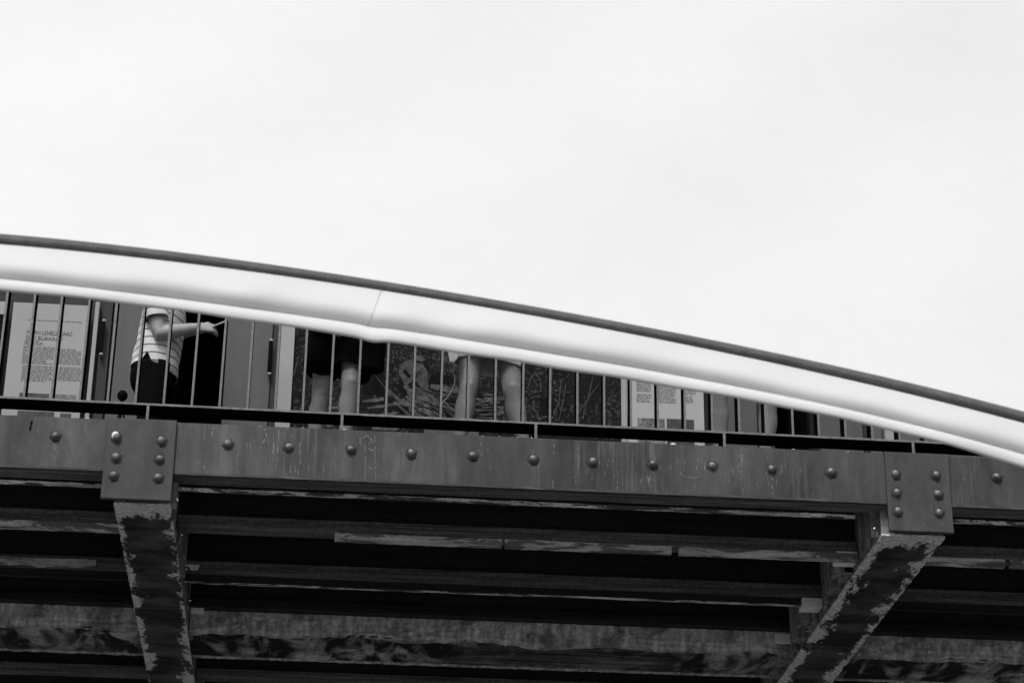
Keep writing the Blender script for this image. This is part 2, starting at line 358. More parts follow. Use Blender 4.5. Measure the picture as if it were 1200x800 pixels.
st([(905, 555), (905, 579)], .005); st([(564, 518), (564, 534)], .005); st([(763, 549), (763, 575)], .004); st([(240, 503), (240, 515)], .005); st([(250, 500), (248, 512)], .008)
for i in range(170):
    px = rs.choice((rs.uniform(0, 1200), rs.gauss(880, 40), rs.gauss(730, 40), rs.gauss(320, 30))); py0 = 489+px*.0418; py = py0+rs.uniform(8, 60)
    if -1.36 < wx(px, py, D0) < -.91 or 3.35 < wx(px, py, D0) < 3.79: continue
    L = rs.uniform(1, 9); st([(px, py), (px+rs.uniform(-.3, .3), min(py+L, py0+55))], rs.uniform(.0015, .004))
link('scratches', bm, 'scratch', fb, kind='stuff')
bm = bmesh.new(); stroke(bm, [(wx(37.5, 493, D0), wp(37.5, 493, D0).z), (wx(35, 504, D0), wp(35, 504, D0).z)], .012, D0-.0016)
link('gouge', bm, 'print_black', fb)

# ------------------------------------------------------------------ railing of deep flat bars
YR = D0+.022
rail = thing('railing', 'black steel railing of deep flat bars with front edges coloured pale as if lit above the riveted beam', 'railing', (1.1, YR, ZT)); rail.rotation_euler = (0, .0048, 0)
OR = (1.1, YR, ZT); ZR = 6.905
boxo('bottom_rail', XA, XB, YR+.002, YR+.168, ZR-.014, ZR, 'blacksteel', rail, off=OR)
longbox('rail_edge', XA, XB, YR-.002, YR+.0015, ZR-.0135, ZR-.0005, 'litsteel', rail, 200, .0008, OR, 5)
boxo('top_rail', XA, XB, YR+.002, YR+.142, 7.94, 7.96, 'blacksteel', rail, .002, off=OR)
SP = 1.1665/7
bm = bmesh.new(); box(bm, -.0063, .0063, 0.002, .11, ZR, 7.94, (0, 0, ZR)); bal = link('baluster', bm, 'blacksteel', rail)
bm = bmesh.new(); box(bm, -.0066, .0066, -.002, .0015, ZR, 7.94, (0, 0, ZR)); bale = link('front_edge', bm, 'litsteel', bal)
first = True
k0 = int((XA+1.18)/SP); k1 = int((XB+1.18)/SP)
for k in range(k0, k1+1):
    x = -1.183+SP*k + random.uniform(-.003, .003)
    if first: o, e = bal, bale; first = False
    else:
        o = bal.copy(); COL.objects.link(o); e = bale.copy(); COL.objects.link(e); e.parent = o
    o.parent = rail; o.location = (x-OR[0], .001, ZR-OR[2]); o.rotation_euler = (0, random.uniform(-.003, .003), 0)
pbm = bmesh.new(); box(pbm, -.0075, .0075, .002, .16, ZT-.018, ZR-.014, (0, 0, ZT)); pst = link('post_foot', pbm, 'blacksteel', rail)
pbm = bmesh.new(); box(pbm, -.008, .008, -.002, .0015, ZT-.018, ZR-.0137, (0, 0, ZT)); pse = link('front_edge', pbm, 'litsteel', pst)
first = True
for x in (-3.437, -2.272, -1.107, .056, 1.232, 2.39, 3.566, 4.73, 5.9):
    if first: o, e = pst, pse; first = False
    else:
        o = pst.copy(); COL.objects.link(o); e = pse.copy(); COL.objects.link(e); e.parent = o
    o.parent = rail; o.location = (x-OR[0], 0, 0)

# ------------------------------------------------------------------ deck and the members below it
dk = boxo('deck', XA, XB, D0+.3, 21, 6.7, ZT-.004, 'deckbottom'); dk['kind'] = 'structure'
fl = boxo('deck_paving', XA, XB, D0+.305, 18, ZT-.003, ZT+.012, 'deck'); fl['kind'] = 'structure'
def girder(x0, x1, label):
    cx = (x0+x1)/2; O_ = (cx, 12.64, 6.27)
    t = thing('cross_girder', label, 'girder', O_, 'cross girders under the deck')
    # body
    bm = bmesh.new(); box(bm, x0+.004, x1-.004, 12.66, 20.5, 6.284, 6.7, O_); link('girder_body', bm, 'girder_side', t)
    # soffit plate with nibbled edges
    rn = random.Random(int(x0*100)); bm = bmesh.new(); n = 300; prev = None
    for i in range(n+1):
        y = 12.64+(20.5-12.64)*i/n; a = rn.choice((0, 0, 0, .006, .012))*rn.random(); b = rn.choice((0, 0, 0, .006, .014))*rn.random()
        r = [bm.verts.new((x-O_[0], y-O_[1], z-O_[2])) for x, z in ((x0+a, 6.27), (x1-b, 6.27), (x1-b, 6.2835), (x0+a, 6.2835))]
        if prev:
            for k in range(4): bm.faces.new((prev[k], prev[(k+1) % 4], r[(k+1) % 4], r[k]))
        else: bm.faces.new(r)
        prev = r
    bm.faces.new(prev[::-1]); link('soffit_plate', bm, 'girder_soffit' if x0 < 0 else 'girder_soffit_b', t)
    # welded seams across the soffit
    for y in ((14.6, 15.35) if x0 < 0 else (14.9,)): boxo('weld_seam', x0+.01, x1-.01, y, y+.006, 6.267, 6.2698, 'timber', t, off=O_)
    # stiffener angles along the side that can be seen
    side = 1 if x0 < 0 else -1; xs = x1-.004 if side > 0 else x0+.004
    for y in ([12.72, 12.9, 13.06, 13.40, 13.55, 13.75, 14.0, 14.12, 14.45, 14.6, 14.85, 15.05, 15.4, 15.6, 15.9] if side < 0 else [12.72, 13.3, 13.95, 14.6, 15.3]):
        w = (.035, .06, .045)[int(y*100) % 3]; x_a, x_b = sorted((xs, xs+side*((.03, .06, .045)[int(y*20) % 3] if side < 0 else .03)))
        boxo('stiffener', x_a, x_b, y, y+w, 6.286, 6.69, 'girder_side', t, .003, off=O_)
    if side < 0:
        for y, pr in ((13.40, .125), (13.72, .09), (14.43, .13), (14.78, .095), (15.36, .13), (15.62, .09)):
            boxo('side_bracket', xs-pr, xs-.0005, y, y+.14, 6.288, 6.6, 'girder_side', t, .005, off=O_)
    # small bolts
    for y in (12.7, 13.3, 13.95, 14.6, 15.3):
        bm = bmesh.new(); blob(bm, (xs+side*.034-O_[0], y-.01-O_[1], 6.33-O_[2]), .012, 8); link('bolt', bm, 'chrome', t, smooth=True)
    return t, O_
gl, OGL = girder(-1.262, -.926, 'left cross girder with peeling soffit below the left riveted plate')
gr, OGR = girder(3.34, 3.732, 'right cross girder with peeling soffit below the right riveted plate')
def seat(t, O_, x0, x1, y, z0, z1):
    boxo('seat_block', x0, x1, y, y+.13, z0, z1, 'whiteblock', t, .004, off=O_)
for y, z0, z1 in ((13.235, 6.315, 6.375), (14.27, 6.345, 6.41), (15.205, 6.375, 6.45)):
    seat(gr, OGR, 3.2, 3.336, y, z0, z1)
for y, z0, z1 in ((14.27, 6.42, 6.475), (15.16, 6.435, 6.485)):
    seat(gl, OGL, -.922, -.83, y, z0, z1); seat(gl, OGL, -1.31, -1.266, y, z0, z1)

bays = [(XA, -1.266, 'left of the left girder'), (-.922, 3.336, 'between the two girders'), (3.736, XB, 'right of the right girder')]
GS = 'stringers running under the deck'
for bi, (x0, x1, where) in enumerate(bays):
    # thin ledger right behind the outer beam
    t = thing('ledger_strip', 'thin worn pale ledger strip just below the riveted beam, '+where, 'ledger', ((x0+x1)/2, 12.77, 6.42), GS); o_ = tuple(t.location)
    a, b = ((x0, x1) if bi != 1 else (x0+.02, x1-.12))
    longbox('ledger_edge', a, b, 12.775, 12.79, 6.424, 6.446, 'ledger', t, 140, .0016, o_, 10+bi)
    longbox('ledger_angle', a, b, 12.791, 12.84, 6.437, 6.69, 'rust', t, 20, .001, o_, 20+bi)
    # stringers 1-3
    for si, (y, z0, z1, nm, mm) in enumerate(((13.24, 6.362, 6.445, 'first', 'timber'), (14.27, 6.418, 6.503, 'second', 'timber'), (15.12, 6.462, 6.525, 'third', 'rust'))):
        t = thing('stringer', '%s stringer in from the riveted beam, %s' % (nm, where), 'stringer', ((x0+x1)/2, y, z0), GS); o_ = tuple(t.location)
        n = 120
        longbox('flange', x0, x1, y, y+.11, z0, (z0+z1)/2-.003, mm, t, n, .0015, o_, 30+bi*5+si)
        longbox('flange_plate', x0, x1, y+.008, y+.10, (z0+z1)/2-.001, z1, mm, t, n, .0012, o_, 40+bi*5+si)
        longbox('web', x0, x1, y+.05, y+.07, z1+.001, 6.69, 'rust', t, 10, .001, o_, 50+bi*5+si)
        if si == 0:
            cuts = {0: [(x0, x1)], 1: [(wx(392, 632, 13.23), wx(590, 640, 13.23)-.008), (wx(590, 640, 13.23)+.008, wx(790, 648, 13.23)-.015), (wx(794, 648, 13.23)+.012, x1)], 2: [(x0, wx(1178, 660, 13.23)), (wx(1184, 660, 13.23), x1)]}[bi]
            for ci, (a, b) in enumerate(cuts):
                longbox('lath', a, b, y-.012, y+.03, 6.312, 6.3605, 'board', t, max(8, int((b-a)/.04)), .0014, o_, 60+bi*5+ci)
        if si == 1:
            longbox('lower_plate', x0, x1, y+.03, y+.06, 6.36, 6.366, 'ledger' if bi == 1 else 'rust', t, 40, .0006, o_, 70+bi)
            longbox('lower_web', x0, x1, y+.038, y+.048, 6.367, 6.417, 'rust', t, 4, .0005, o_, 75+bi)
            if bi == 0: longbox('lath', x0, wx(112, 665, y-.012), y-.012, y+.02, 6.42, 6.475, 'board', t, 60, .0025, o_, 80)
    # concrete beam
    t = thing('concrete_beam', 'stained broken concrete beam with peeling painted underside, '+where, 'concrete beam', ((x0+x1)/2, 15.22, 6.29), 'concrete beams under the deck'); o_ = tuple(t.location)
    rn = random.Random(90+bi); bm = bmesh.new(); n = int((x1-x0)/.03); nz = 9; prev = None; e = 0
    import math as _m
    for i in range(n+1):
        x = x0+(x1-x0)*i/n; e = e*.8+rn.uniform(-.006, .006); zb = 6.292+e+.008*_m.sin(x*2.3+bi)+(.012*_m.sin(x*7) if bi == 1 else 0)
        col = []
        for k in range(nz+1):
            z = zb+(6.46-zb)*k/nz; col.append(bm.verts.new((x-o_[0], 15.22-o_[1]+(rn.uniform(-.0035, .0035)-(.01 if k > 1 else 0)+(.012*max(0, _m.sin(x*3.1))*(k < 4))), z-o_[2])))
        if prev:
            for k in range(nz): bm.faces.new((prev[k], col[k], col[k+1], prev[k+1]))
        prev = col
    link('broken_face', bm, 'concrete', t, smooth=False)
    longbox('beam_core', x0, x1, 15.23, 15.80, 6.312, 6.69, 'soffit', t, 100, .003, o_, 100+bi)
    longbox('rear_arris', x0, x1, 15.795, 15.815, 6.30, 6.318, 'concrete', t, 160, .003, o_, 105+bi)
    # the next pair of members farther in
    t = thing('stringer', 'dim fourth stringer behind the concrete beam, '+where, 'stringer', ((x0+x1)/2, 16.3, 6.3), GS); o_ = tuple(t.location)
    longbox('flange', x0, x1, 16.42, 16.55, 6.34, 6.40, 'timber', t, 80, .002, o_, 110+bi); longbox('web', x0, x1, 16.46, 16.48, 6.401, 6.69, 'rust', t, 8, .001, o_, 115+bi)

bk = boxo('far_abutment', XA, XB, 20.6, 21, 0, 6.69, 'rust'); bk['kind'] = 'structure'
# scrap of white paper stuck on the concrete beam
bm = bmesh.new(); q = [wp(a, b, 15.2) for a, b in ((295, 722.5), (310, 723.5), (303, 726.5))]
v0 = [bm.verts.new(v) for v in q]; v1 = [bm.verts.new(v+Vector((0, .004, 0))) for v in q]
bm.faces.new(v0); bm.faces.new(v1[::-1])
for i in range(3): bm.faces.new((v0[i], v0[(i+1) % 3], v1[(i+1) % 3], v1[i]))
tag(link('paper_scrap', bm, 'mark'), 'tiny white paper scrap at the top of the concrete beam right of the left girder', 'paper scrap')

# ------------------------------------------------------------------ building behind the deck
YW = 14.45; ZF = ZT+.012
X = lambda px, py=450: wx(px, py, YW)
wallt = thing('building_front', 'grey building front with door leaves and pale pilasters behind the railing', 'building', (1.1, YW, ZF)); OW = (1.1, YW, ZF)
ops = [(X(200), X(262)), (X(906), X(958))]
segs = [(XA, ops[0][0]), (ops[0][1], ops[1][0]), (ops[1][1], XB)]
for a, b in segs: boxo('wall', a, b, YW+.06, YW+.3, ZF, ZF+3.1, 'wallpaint', wallt, off=OW)
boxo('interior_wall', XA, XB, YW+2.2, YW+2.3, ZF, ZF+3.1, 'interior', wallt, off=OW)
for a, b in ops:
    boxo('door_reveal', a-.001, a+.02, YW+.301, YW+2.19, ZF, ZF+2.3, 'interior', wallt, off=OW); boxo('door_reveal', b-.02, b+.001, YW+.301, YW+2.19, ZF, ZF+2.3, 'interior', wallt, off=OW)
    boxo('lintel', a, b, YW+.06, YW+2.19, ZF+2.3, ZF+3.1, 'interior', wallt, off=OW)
boxo('cornice', XA, XB, YW-.1, YW+.3, ZF+3.1, ZF+3.25, 'wallpaint', wallt, off=OW)
def leaf(a, b, m, off=0., handle=None):
    o = boxo('door_leaf', a, b, YW+.005+off, YW+.055, ZF+.02, ZF+2.3, m, wallt, .004, off=OW)
    if handle is not None:
        hx = handle; ya = YW-.05
        h = boxo('door_handle', hx-.014, hx+.014, ya-.012, ya+.012, ZF+1.20, ZF+1.45, 'blacksteel', o, .004, off=OW)
        for z in (ZF+1.19, ZF+1.46):
            bm = bmesh.new(); blob(bm, (hx+.012-OW[0], ya-OW[1]-.01, z-OW[2]), (.014, .012, .012), 10); box(bm, hx-.008, hx+.008, ya+.005, YW+.004, z-.008, z+.008, OW)
            link('handle_mount', bm, 'chrome', o)
    return o
leaf(X(112), X(124), 'wallpaint'); leaf(X(126), X(199.5), 'door', handle=None)
h = leaf(X(262.5), X(316), 'door'); leaf(X(317), X(324.5), 'wallpaint', -.0)
leaf(X(832), X(886), 'door_pale'); leaf(X(887), X(905.5), 'wallpaint'); leaf(X(958.5), X(1008), 'door_pale'); leaf(X(1016), X(1030), 'door'); leaf(X(1046), X(1300), 'door')
for hx, zt in ((X(120.5, 395), 0), (X(317.5, 400), -.09)):
    ya = YW-.04; p1 = boxo('door_handle', hx-.012, hx+.012, ya-.01, ya+.01, ZF+1.225+zt, ZF+1.46+zt, 'blacksteel', wallt, .003, off=OW)
    for z in (ZF+1.215+zt, ZF+1.47+zt):
        bm = bmesh.new(); blob(bm, (hx+.005-OW[0], ya-OW[1]-.008, z-OW[2]), (.016, .011, .009), 10); box(bm, hx-.006, hx+.006, ya+.004, YW+.004, z-.006, z+.006, OW); link('handle_mount', bm, 'chrome', p1)
for a, b in ((325, 342.5), (727, 733.5), (1032, 1043)): boxo('pilaster', X(a), X(b), YW-.04, YW+.06, ZF, ZF+3.1, 'pilaster', wallt, .003, off=OW)
boxo('pilaster', X(103.5), X(108.5), YW-.03, YW+.058, ZF, ZF+1.62, 'pilaster', wallt, .002, off=OW)
boxo('plinth', X(1068), XB, YW-.2, YW-.01, ZF, ZF+.74, 'door', wallt, .004, off=OW)

# ------------------------------------------------------------------ exhibition boards
def text(body, size, x, z, y, m, parent, O_, name='lettering', sx=1.):
    c = bpy.data.curves.new(name, 'FONT'); c.body = body; c.size = size; c.extrude = .0006; c.offset = 0
    t_ = bpy.data.objects.new(name, c); COL.objects.link(t_); bpy.context.view_layer.update()
    me = bpy.data.meshes.new_from_object(t_.evaluated_get(bpy.context.evaluated_depsgraph_get())); bpy.data.objects.remove(t_)
    me.materials.clear(); me.materials.append(M[m]); o = bpy.data.objects.new(name, me); COL.objects.link(o); o.parent = parent; o['kind'] = 'stuff'
    o.location = (x-O_[0], y-O_[1], z-O_[2]); o.rotation_euler = (R(90), 0, 0); o.scale = (sx, 1, 1); return o
def para(bm, x0, x1, z0, z1, y, O_, rn, pitch=.0135):
    z = z1
    while z > z0:
        x = x0
        xe = x1-(rn.uniform(0, .06) if rn.random() < .3 else 0)
        while x < xe:
            w = rn.uniform(.012, .045); w = min(w, xe-x)
            box(bm, x, x+w, y, y+.002, z-.0065, z, O_); x += w+.007
        z -= pitch
YP = YW-.03
b1 = thing('exhibition_board', 'pale text board with two column paragraphs left of the man in the striped shirt', 'information board', (X(50), YP, ZF+.3), 'exhibition boards'); O1 = tuple(b1.location)
xl, xr = wx(11, 400, YP), wx(102, 400, YP); zt = wp(60, 356, YP).z
boxo('panel', xl, xr, YP, YP+.03, ZF+.25, zt, 'paper', b1, .002, off=O1)
rn = random.Random(3)
pt = lambda px, py: wp(px, py, YP-.002)
text('MUAN LSNELSA JAAC', .043, pt(31, 391).x, pt(31, 391).z, YP-.002, 'ink', b1, O1, 'title_lettering', .76)
text('DICI BUAAAAU', .043, pt(30, 397.5).x, pt(30, 397.5).z, YP-.002, 'ink', b1, O1, 'title_lettering', .85)
bm = bmesh.new()
para(bm, pt(29, 399).x, pt(51, 399).x, pt(29, 402.5).z, pt(29, 398.5).z, YP-.002, O1, rn, .012)
para(bm, pt(27, 410).x, pt(64, 410).x, pt(50, 425.5).z, pt(45, 406).z, YP-.002, O1, rn)
para(bm, pt(70, 410).x, pt(96, 410).x, pt(85, 427).z, pt(85, 409).z, YP-.002, O1, rn)
para(bm, pt(25, 440).x, pt(62, 440).x, pt(45, 446).z, pt(45, 428.5).z, YP-.002, O1, rn)
para(bm, pt(68, 440).x, pt(95, 440).x, pt(80, 446).z, pt(80, 430).z, YP-.002, O1, rn)
link('paragraph_print', bm, 'ink_grey', b1, kind='stuff')
bm = bmesh.new(); para(bm, pt(33, 374).x, pt(99, 378).x, pt(60, 376.3).z, pt(60, 375.2).z, YP-.002, O1, rn); link('heading_print', bm, 'ink_grey', b1, kind='stuff')
for (a, b, c, d, mm) in ((24, 461, 60, 479, 'photo_dark'), (62, 461, 92, 481, 'photo_mid'), (24, 482, 68, 505, 'photo_dark'), (74, 483, 88, 505, 'photo_dark')):
    boxo('photo_print', pt(a-2, (b+c)/2 if False else 470).x, pt(c-3, 470).x, YP-.002, YP-.0003, pt(50, d).z, pt(50, b).z, mm, b1, off=O1)
# board farther left, only its edge in view
b0 = thing('exhibition_board', 'board with a black photograph at the left edge of the picture', 'information board', (X(-30), YP, ZF+.3), 'exhibition boards'); O0 = tuple(b0.location)
boxo('panel', X(-90), wx(3.5, 400, YP), YP, YP+.03, ZF+.25, wp(0, 353, YP).z, 'paper', b0, .002, off=O0)
boxo('photo_print', X(-85), wx(3, 400, YP-.002), YP-.002, YP-.0003, wp(0, 462, YP).z, wp(0, 368, YP).z, 'print_black', b0, off=O0)
# board right of the mural
b2 = thing('exhibition_board', 'pale text board with small photographs right of the dark mural', 'information board', (X(780), YP, ZF+.2), 'exhibition boards'); O2 = tuple(b2.location)
xl, xr = wx(735, 480, YP), wx(825, 480, YP)
boxo('panel', xl, xr, YP, YP+.03, ZF+.25, ZF+1.62, 'paper_white', b2, .002, off=O2)
bm = bmesh.new()
para(bm, pt(746, 460).x, pt(763, 460).x, pt(755, 459).z, pt(755, 445).z, YP-.002, O2, rn); para(bm, pt(770, 460).x, pt(792, 460).x, pt(780, 461).z, pt(780, 446).z, YP-.002, O2, rn); para(bm, pt(800, 460).x, pt(815, 460).x, pt(805, 462).z, pt(805, 440).z, YP-.002, O2, rn)
para(bm, pt(746, 460).x, pt(763, 460).x, pt(755, 470).z, pt(755, 461.5).z, YP-.002, O2, rn); para(bm, pt(770, 460).x, pt(792, 460).x, pt(780, 471).z, pt(780, 462.5).z, YP-.002, O2, rn); para(bm, pt(800, 460).x, pt(812, 460).x, pt(805, 471).z, pt(805, 464).z, YP-.002, O2, rn)
link('paragraph_print', bm, 'ink_grey', b2, kind='stuff')
for (a, b, c, d, mm) in ((747, 490, 779, 528, 'photo_mid'), (781.5, 491, 813.5, 528, 'photo_dark')):
    boxo('photo_print', pt(a, 500).x, pt(c, 500).x, YP-.002, YP-.0003, pt((a+c)/2, d).z, pt((a+c)/2, b).z, mm, b2, off=O2)

# ------------------------------------------------------------------ the mural
YM = YW-.025
mu = thing('photo_mural', 'wide dark photo mural of foliage, logs and a bending figure behind the railing', 'mural', (X(535), YM, ZF+.1)); OM = tuple(mu.location)
boxo('mural_panel', X(343.5), X(726.5), YM, YM+.04, ZF+.2, ZF+2.2, 'mural', mu, off=OM)
boxo('mural_border', wx(497, 500, YM-.012), wx(561, 500, YM-.012), YM-.012, YM-.003, wp(530, 509, YM).z-.2, wp(530, 501.0, YM).z, 'door_pale', mu, off=OM)
def poly(bm, pxs, y):
    q = [wp(a, b, y) for a, b in pxs]
    bm.faces.new([bm.verts.new(v-Vector(OM)) for v in q])
def polys(name, lst, m, y, kind=None):
    if kind is None:
        for i, p_ in enumerate(lst):
            bm = bmesh.new(); poly(bm, p_, y-i*.00004); link(name, bm, m, mu)
        return
    bm = bmesh.new()
    for p_ in lst: poly(bm, p_, y)
    return link(name, bm, m, mu, kind=kind)
rn = random.Random(11)
# leaves in clumps
lv = []
for cx_, cy_, sx_, sy_, n in ((350, 395, 7, 16, 34), (455, 440, 10, 14, 60), (470, 418, 10, 8, 40), (480, 408, 4, 5, 14), (520, 432, 10, 12, 34), (530, 450, 9, 12, 30), (392, 450, 6, 18, 24), (435, 455, 8, 14, 34), (628, 450, 8, 10, 30), (640, 440, 6, 8, 16), (650, 462, 5, 7, 16), (350, 460, 7, 14, 14), (575, 468, 7, 8, 20), (390, 498, 20, 3, 30), (510, 425, 16, 8, 30), (636, 482, 8, 5, 10), (700, 450, 20, 20, 10), (570, 440, 6, 10, 14)):
    for i in range(n):
        a, b = rn.gauss(cx_, sx_), rn.gauss(cy_, sy_); L = rn.choice((rn.uniform(1, 3), rn.uniform(2, 7))); w = rn.uniform(.25, 1.1); th = rn.choice((rn.gauss(.9, .5), rn.uniform(0, 3.1)))
        if not 345 < a < 724: continue
        dx, dy = math.cos(th)*L, math.sin(th)*L; nx, ny = -math.sin(th)*w, math.cos(th)*w
        lv.append([(a-dx/2, b-dy/2), (a+nx, b+ny), (a+dx/2, b+dy/2), (a-nx, b-ny)])
polys('leaf_print', lv, 'print_leaf', YM-.001, 'stuff')
logs = []
for (a, b, c, d, w) in ((452, 455, 497, 492, 4.5), (486, 455, 512, 492, 5), (498, 458, 536, 490, 6), (500, 466, 540, 478, 5), (505, 452, 540, 458, 7), (440, 492, 480, 476, 4), (500, 478, 530, 496, 5), (556, 474, 592, 466, 3.2), (556, 466, 590, 478, 3.5), (562, 485, 590, 482, 5.5), (430, 478, 470, 472, 3), (425, 470, 450, 467, 4), (385, 478, 400, 476, 3), (430, 490, 455, 484, 4), (395, 486, 440, 494, 3), (512, 470, 545, 488, 4), (462, 470, 492, 497, 3)):
    d_ = math.hypot(c-a, d-b); nx, ny = -(d-b)/d_*w/2, (c-a)/d_*w/2
    logs.append([(a+nx*.7, b+ny*.7), ((a+c)/2+nx, (b+d)/2+ny+.6), (c+nx, d+ny), (c-nx, d-ny), ((a+c)/2-nx*.8, (b+d)/2-ny*.8), (a-nx*.7, b-ny*.7)])
rl = random.Random(21)
for i in range(34):
    ax, ay = rl.uniform(470, 500), rl.uniform(452, 470); th = rl.uniform(.15, 1.0); L = rl.uniform(20, 45); w = rl.uniform(1.2, 2.6)
    c, d = ax+math.cos(th)*L, ay+math.sin(th)*L
    if c > 545 or d > 497: continue
    nx, ny = -math.sin(th)*w/2, math.cos(th)*w/2; logs.append([(ax+nx, ay+ny), (c+nx, d+ny), (c-nx, d-ny), (ax-nx, ay-ny)])
for i in range(26):
    ax, ay = rl.uniform(555, 575), rl.uniform(462, 490); th = rl.uniform(-.25, .2); L = rl.uniform(12, 25); w = rl.uniform(1, 2.2)
    c, d = ax+math.cos(th)*L, ay+math.sin(th)*L; nx, ny = -math.sin(th)*w/2, math.cos(th)*w/2; logs.append([(ax+nx, ay+ny), (c+nx, d+ny), (c-nx, d-ny), (ax-nx, ay-ny)])
gaps = []
for i in range(40):
    ax, ay = rl.uniform(490, 530), rl.uniform(456, 488); th = rl.uniform(.2, .9); L = rl.uniform(8, 20)
    c, d = ax+math.cos(th)*L, ay+math.sin(th)*L
    if c < 545 and d < 497: gaps.append([(ax, ay), (c, d), (c, d+.9), (ax, ay+.6)])
for i in range(14):
    ax, ay = rl.uniform(556, 575), rl.uniform(468, 490); L = rl.uniform(10, 20); gaps.append([(ax, ay), (ax+L, ay-1.5), (ax+L, ay-.5), (ax, ay+.8)])
polys('log_print', logs, 'print_log', YM-.002)
polys('gap_print', gaps, 'print_black', YM-.0062, 'stuff')
stones = []
for (a, b, r) in ((386, 498, 5), (393, 496, 4), (402, 500, 4), (410, 498, 3.5), (450, 500, 9), (462, 501, 7), (440, 501, 5), (490, 498, 4), (632, 490, 3), (640, 488, 2.4), (648, 489, 2.2), (625, 488, 2)):
    stones.append([(a+r*math.cos(t*.785)*rn.uniform(.8, 1.1), b+.55*r*math.sin(t*.785)*rn.uniform(.8, 1.1)) for t in range(8)])
polys('stone_print', stones, 'print_log', YM-.0022)
polys('shadow_print', [[(425, 434), (451, 436), (451, 464), (425, 461)], [(505, 437), (532, 440), (532, 449), (503, 449)], [(633, 465), (650, 465), (648, 487), (632, 486)], [(468, 474), (480, 477), (474, 484), (462, 482)]], 'print_black', YM-.0025)
polys('figure_print', [[(468, 430), (474, 423), (481, 421), (486, 424), (496, 427), (501, 436), (502, 452), (499, 462), (493, 458), (490, 448), (484, 446), (478, 450), (484, 466), (478, 467), (472, 452), (467, 440)], [(486, 419), (489, 416), (495, 417), (499, 421), (495, 424), (487, 422)]], 'print_cloth', YM-.003)
polys('figure_shade_print', [[(468, 438), (472, 446), (478, 463), (472, 465), (467, 455)], [(484, 450), (492, 451), (493, 460), (498, 464), (490, 461), (485, 456)], [(474, 432), (482, 440), (479, 443), (472, 436)], [(489, 436), (495, 431), (492, 438), (486, 445)]], 'print_black', YM-.0035)
for pts_ in ([(344, 440), (348, 425), (349, 418)], [(349, 418), (354, 421)], [(649, 487), (655, 470), (658, 445), (661, 443)], [(655, 492), (660, 470), (663, 450)], [(660, 460), (669, 459)], [(683, 491), (687, 473), (692, 462), (702, 450)], [(689, 466), (695, 441)], [(677, 485), (688, 468)], [(618, 455), (624, 440), (628, 436), (633, 446), (634, 458), (626, 460), (619, 455)], [(527, 447), (531, 455), (522, 475), (514, 483)], [(643, 440), (645, 462)], [(486, 438), (493, 432), (489, 441)], [(657, 500), (659, 492)], [(675, 503), (678, 497)], [(440, 440), (452, 455)]):
    bm = bmesh.new()
    for (a, b), (c, d) in zip(pts_[:-1], pts_[1:]):
        l_ = math.hypot(c-a, d-b); nx, ny = -(d-b)/l_*.55, (c-a)/l_*.55
        poly(bm, [(a+nx, b+ny), (c+nx, d+ny), (c-nx, d-ny), (a-nx, b-ny)], YM-.004)
    link('stick_print', bm, 'print_leaf', mu)

# ------------------------------------------------------------------ people
def V(x, y, z): return Vector((x, y, z))
def hand(bm, wrist, d, palm_n, curl, size=1., thumb_side=1):
    """palm + four unequal fingers + thumb; d = direction of the hand, palm_n = palm normal"""
    d = d.normalized(); pn = (palm_n-d*palm_n.dot(d)).normalized(); s = d.cross(pn).normalized()*thumb_side
    L = .085*size
    P, Q = smoothpath([wrist-d*.02, wrist+d*L*.35, wrist+d*L*.75, wrist+d*L], [(.019*size, .026*size), (.015*size, .036*size), (.014*size, .041*size), (.011*size, .038*size)], 3)
    tube(bm, P, Q, 12, ref=pn)
    for i, (off, ln) in enumerate(((.029, .07), (.010, .078), (-.009, .073), (-.027, .058))):
        b = wrist+d*(L*.93)+s*off*size; a = curl*(.8+.12*i); pts = [b-d*.012]; dirv = d.copy()
        pts.append(b)
        for seg_ in (.45, .32, .23):
            dirv = (dirv*math.cos(a)+pn*math.sin(a)).normalized(); pn_ = pn
            pts.append(pts[-1]+dirv*ln*seg_*size); a = a
            # rotate next
            dirv = (Matrix.Rotation(0, 3, s) @ dirv)
            d2 = dirv; a = curl*.75; 
        tube(bm, pts, [.009*size, .0095*size, .0088*size, .008*size, .0062*size], 8, ref=s)
    b = wrist+d*L*.28+s*.026*size
    t1 = (d*.62+s*.62+pn*.42).normalized(); t2 = (d*.9+s*.15+pn*.45).normalized()
    tube(bm, [b-t1*.01, b+t1*.032*size, b+t1*.032*size+t2*.03*size, b+t1*.032*size+t2*.052*size], [.014*size, .0115*size, .010*size, .0075*size], 8, ref=pn)
def head(bm, c, f, h=.225):
    """c = chin-to-crown centre, f = facing"""
    f = f.normalized(); s = f.cross(V(0, 0, 1)).normalized(); up = V(0, 0, 1)
    def el(p, r):
        g = bmesh.ops.create_uvsphere(bm, u_segments=20, v_segments=14, radius=1)
        for v in g['verts']:
            q = v.co; v.co = p+f*q.x*r[0]+s*q.y*r[1]+up*q.z*r[2]
    el(c+up*.03-f*.008, (.096, .078, .088)); el(c-up*.035+f*.018, (.068, .062, .078)); el(c-up*.085+f*.045, (.03, .034, .024))
    el(c-up*.012+f*.093, (.016, .011, .022)); el(c-up*.026+f*.1, (.014, .015, .011))          # nose
    el(c-up*.062+f*.082, (.012, .024, .006)); el(c-up*.071+f*.08, (.012, .021, .006))        # lips
    el(c+up*.02+f*.078, (.012, .05, .009))                                                    # brow
    for k in (-1, 1): el(c-up*.008-f*.005+s*.078*k, (.02, .009, .03)); el(c-up*.02+f*.06+s*.035*k, (.02, .018, .018))
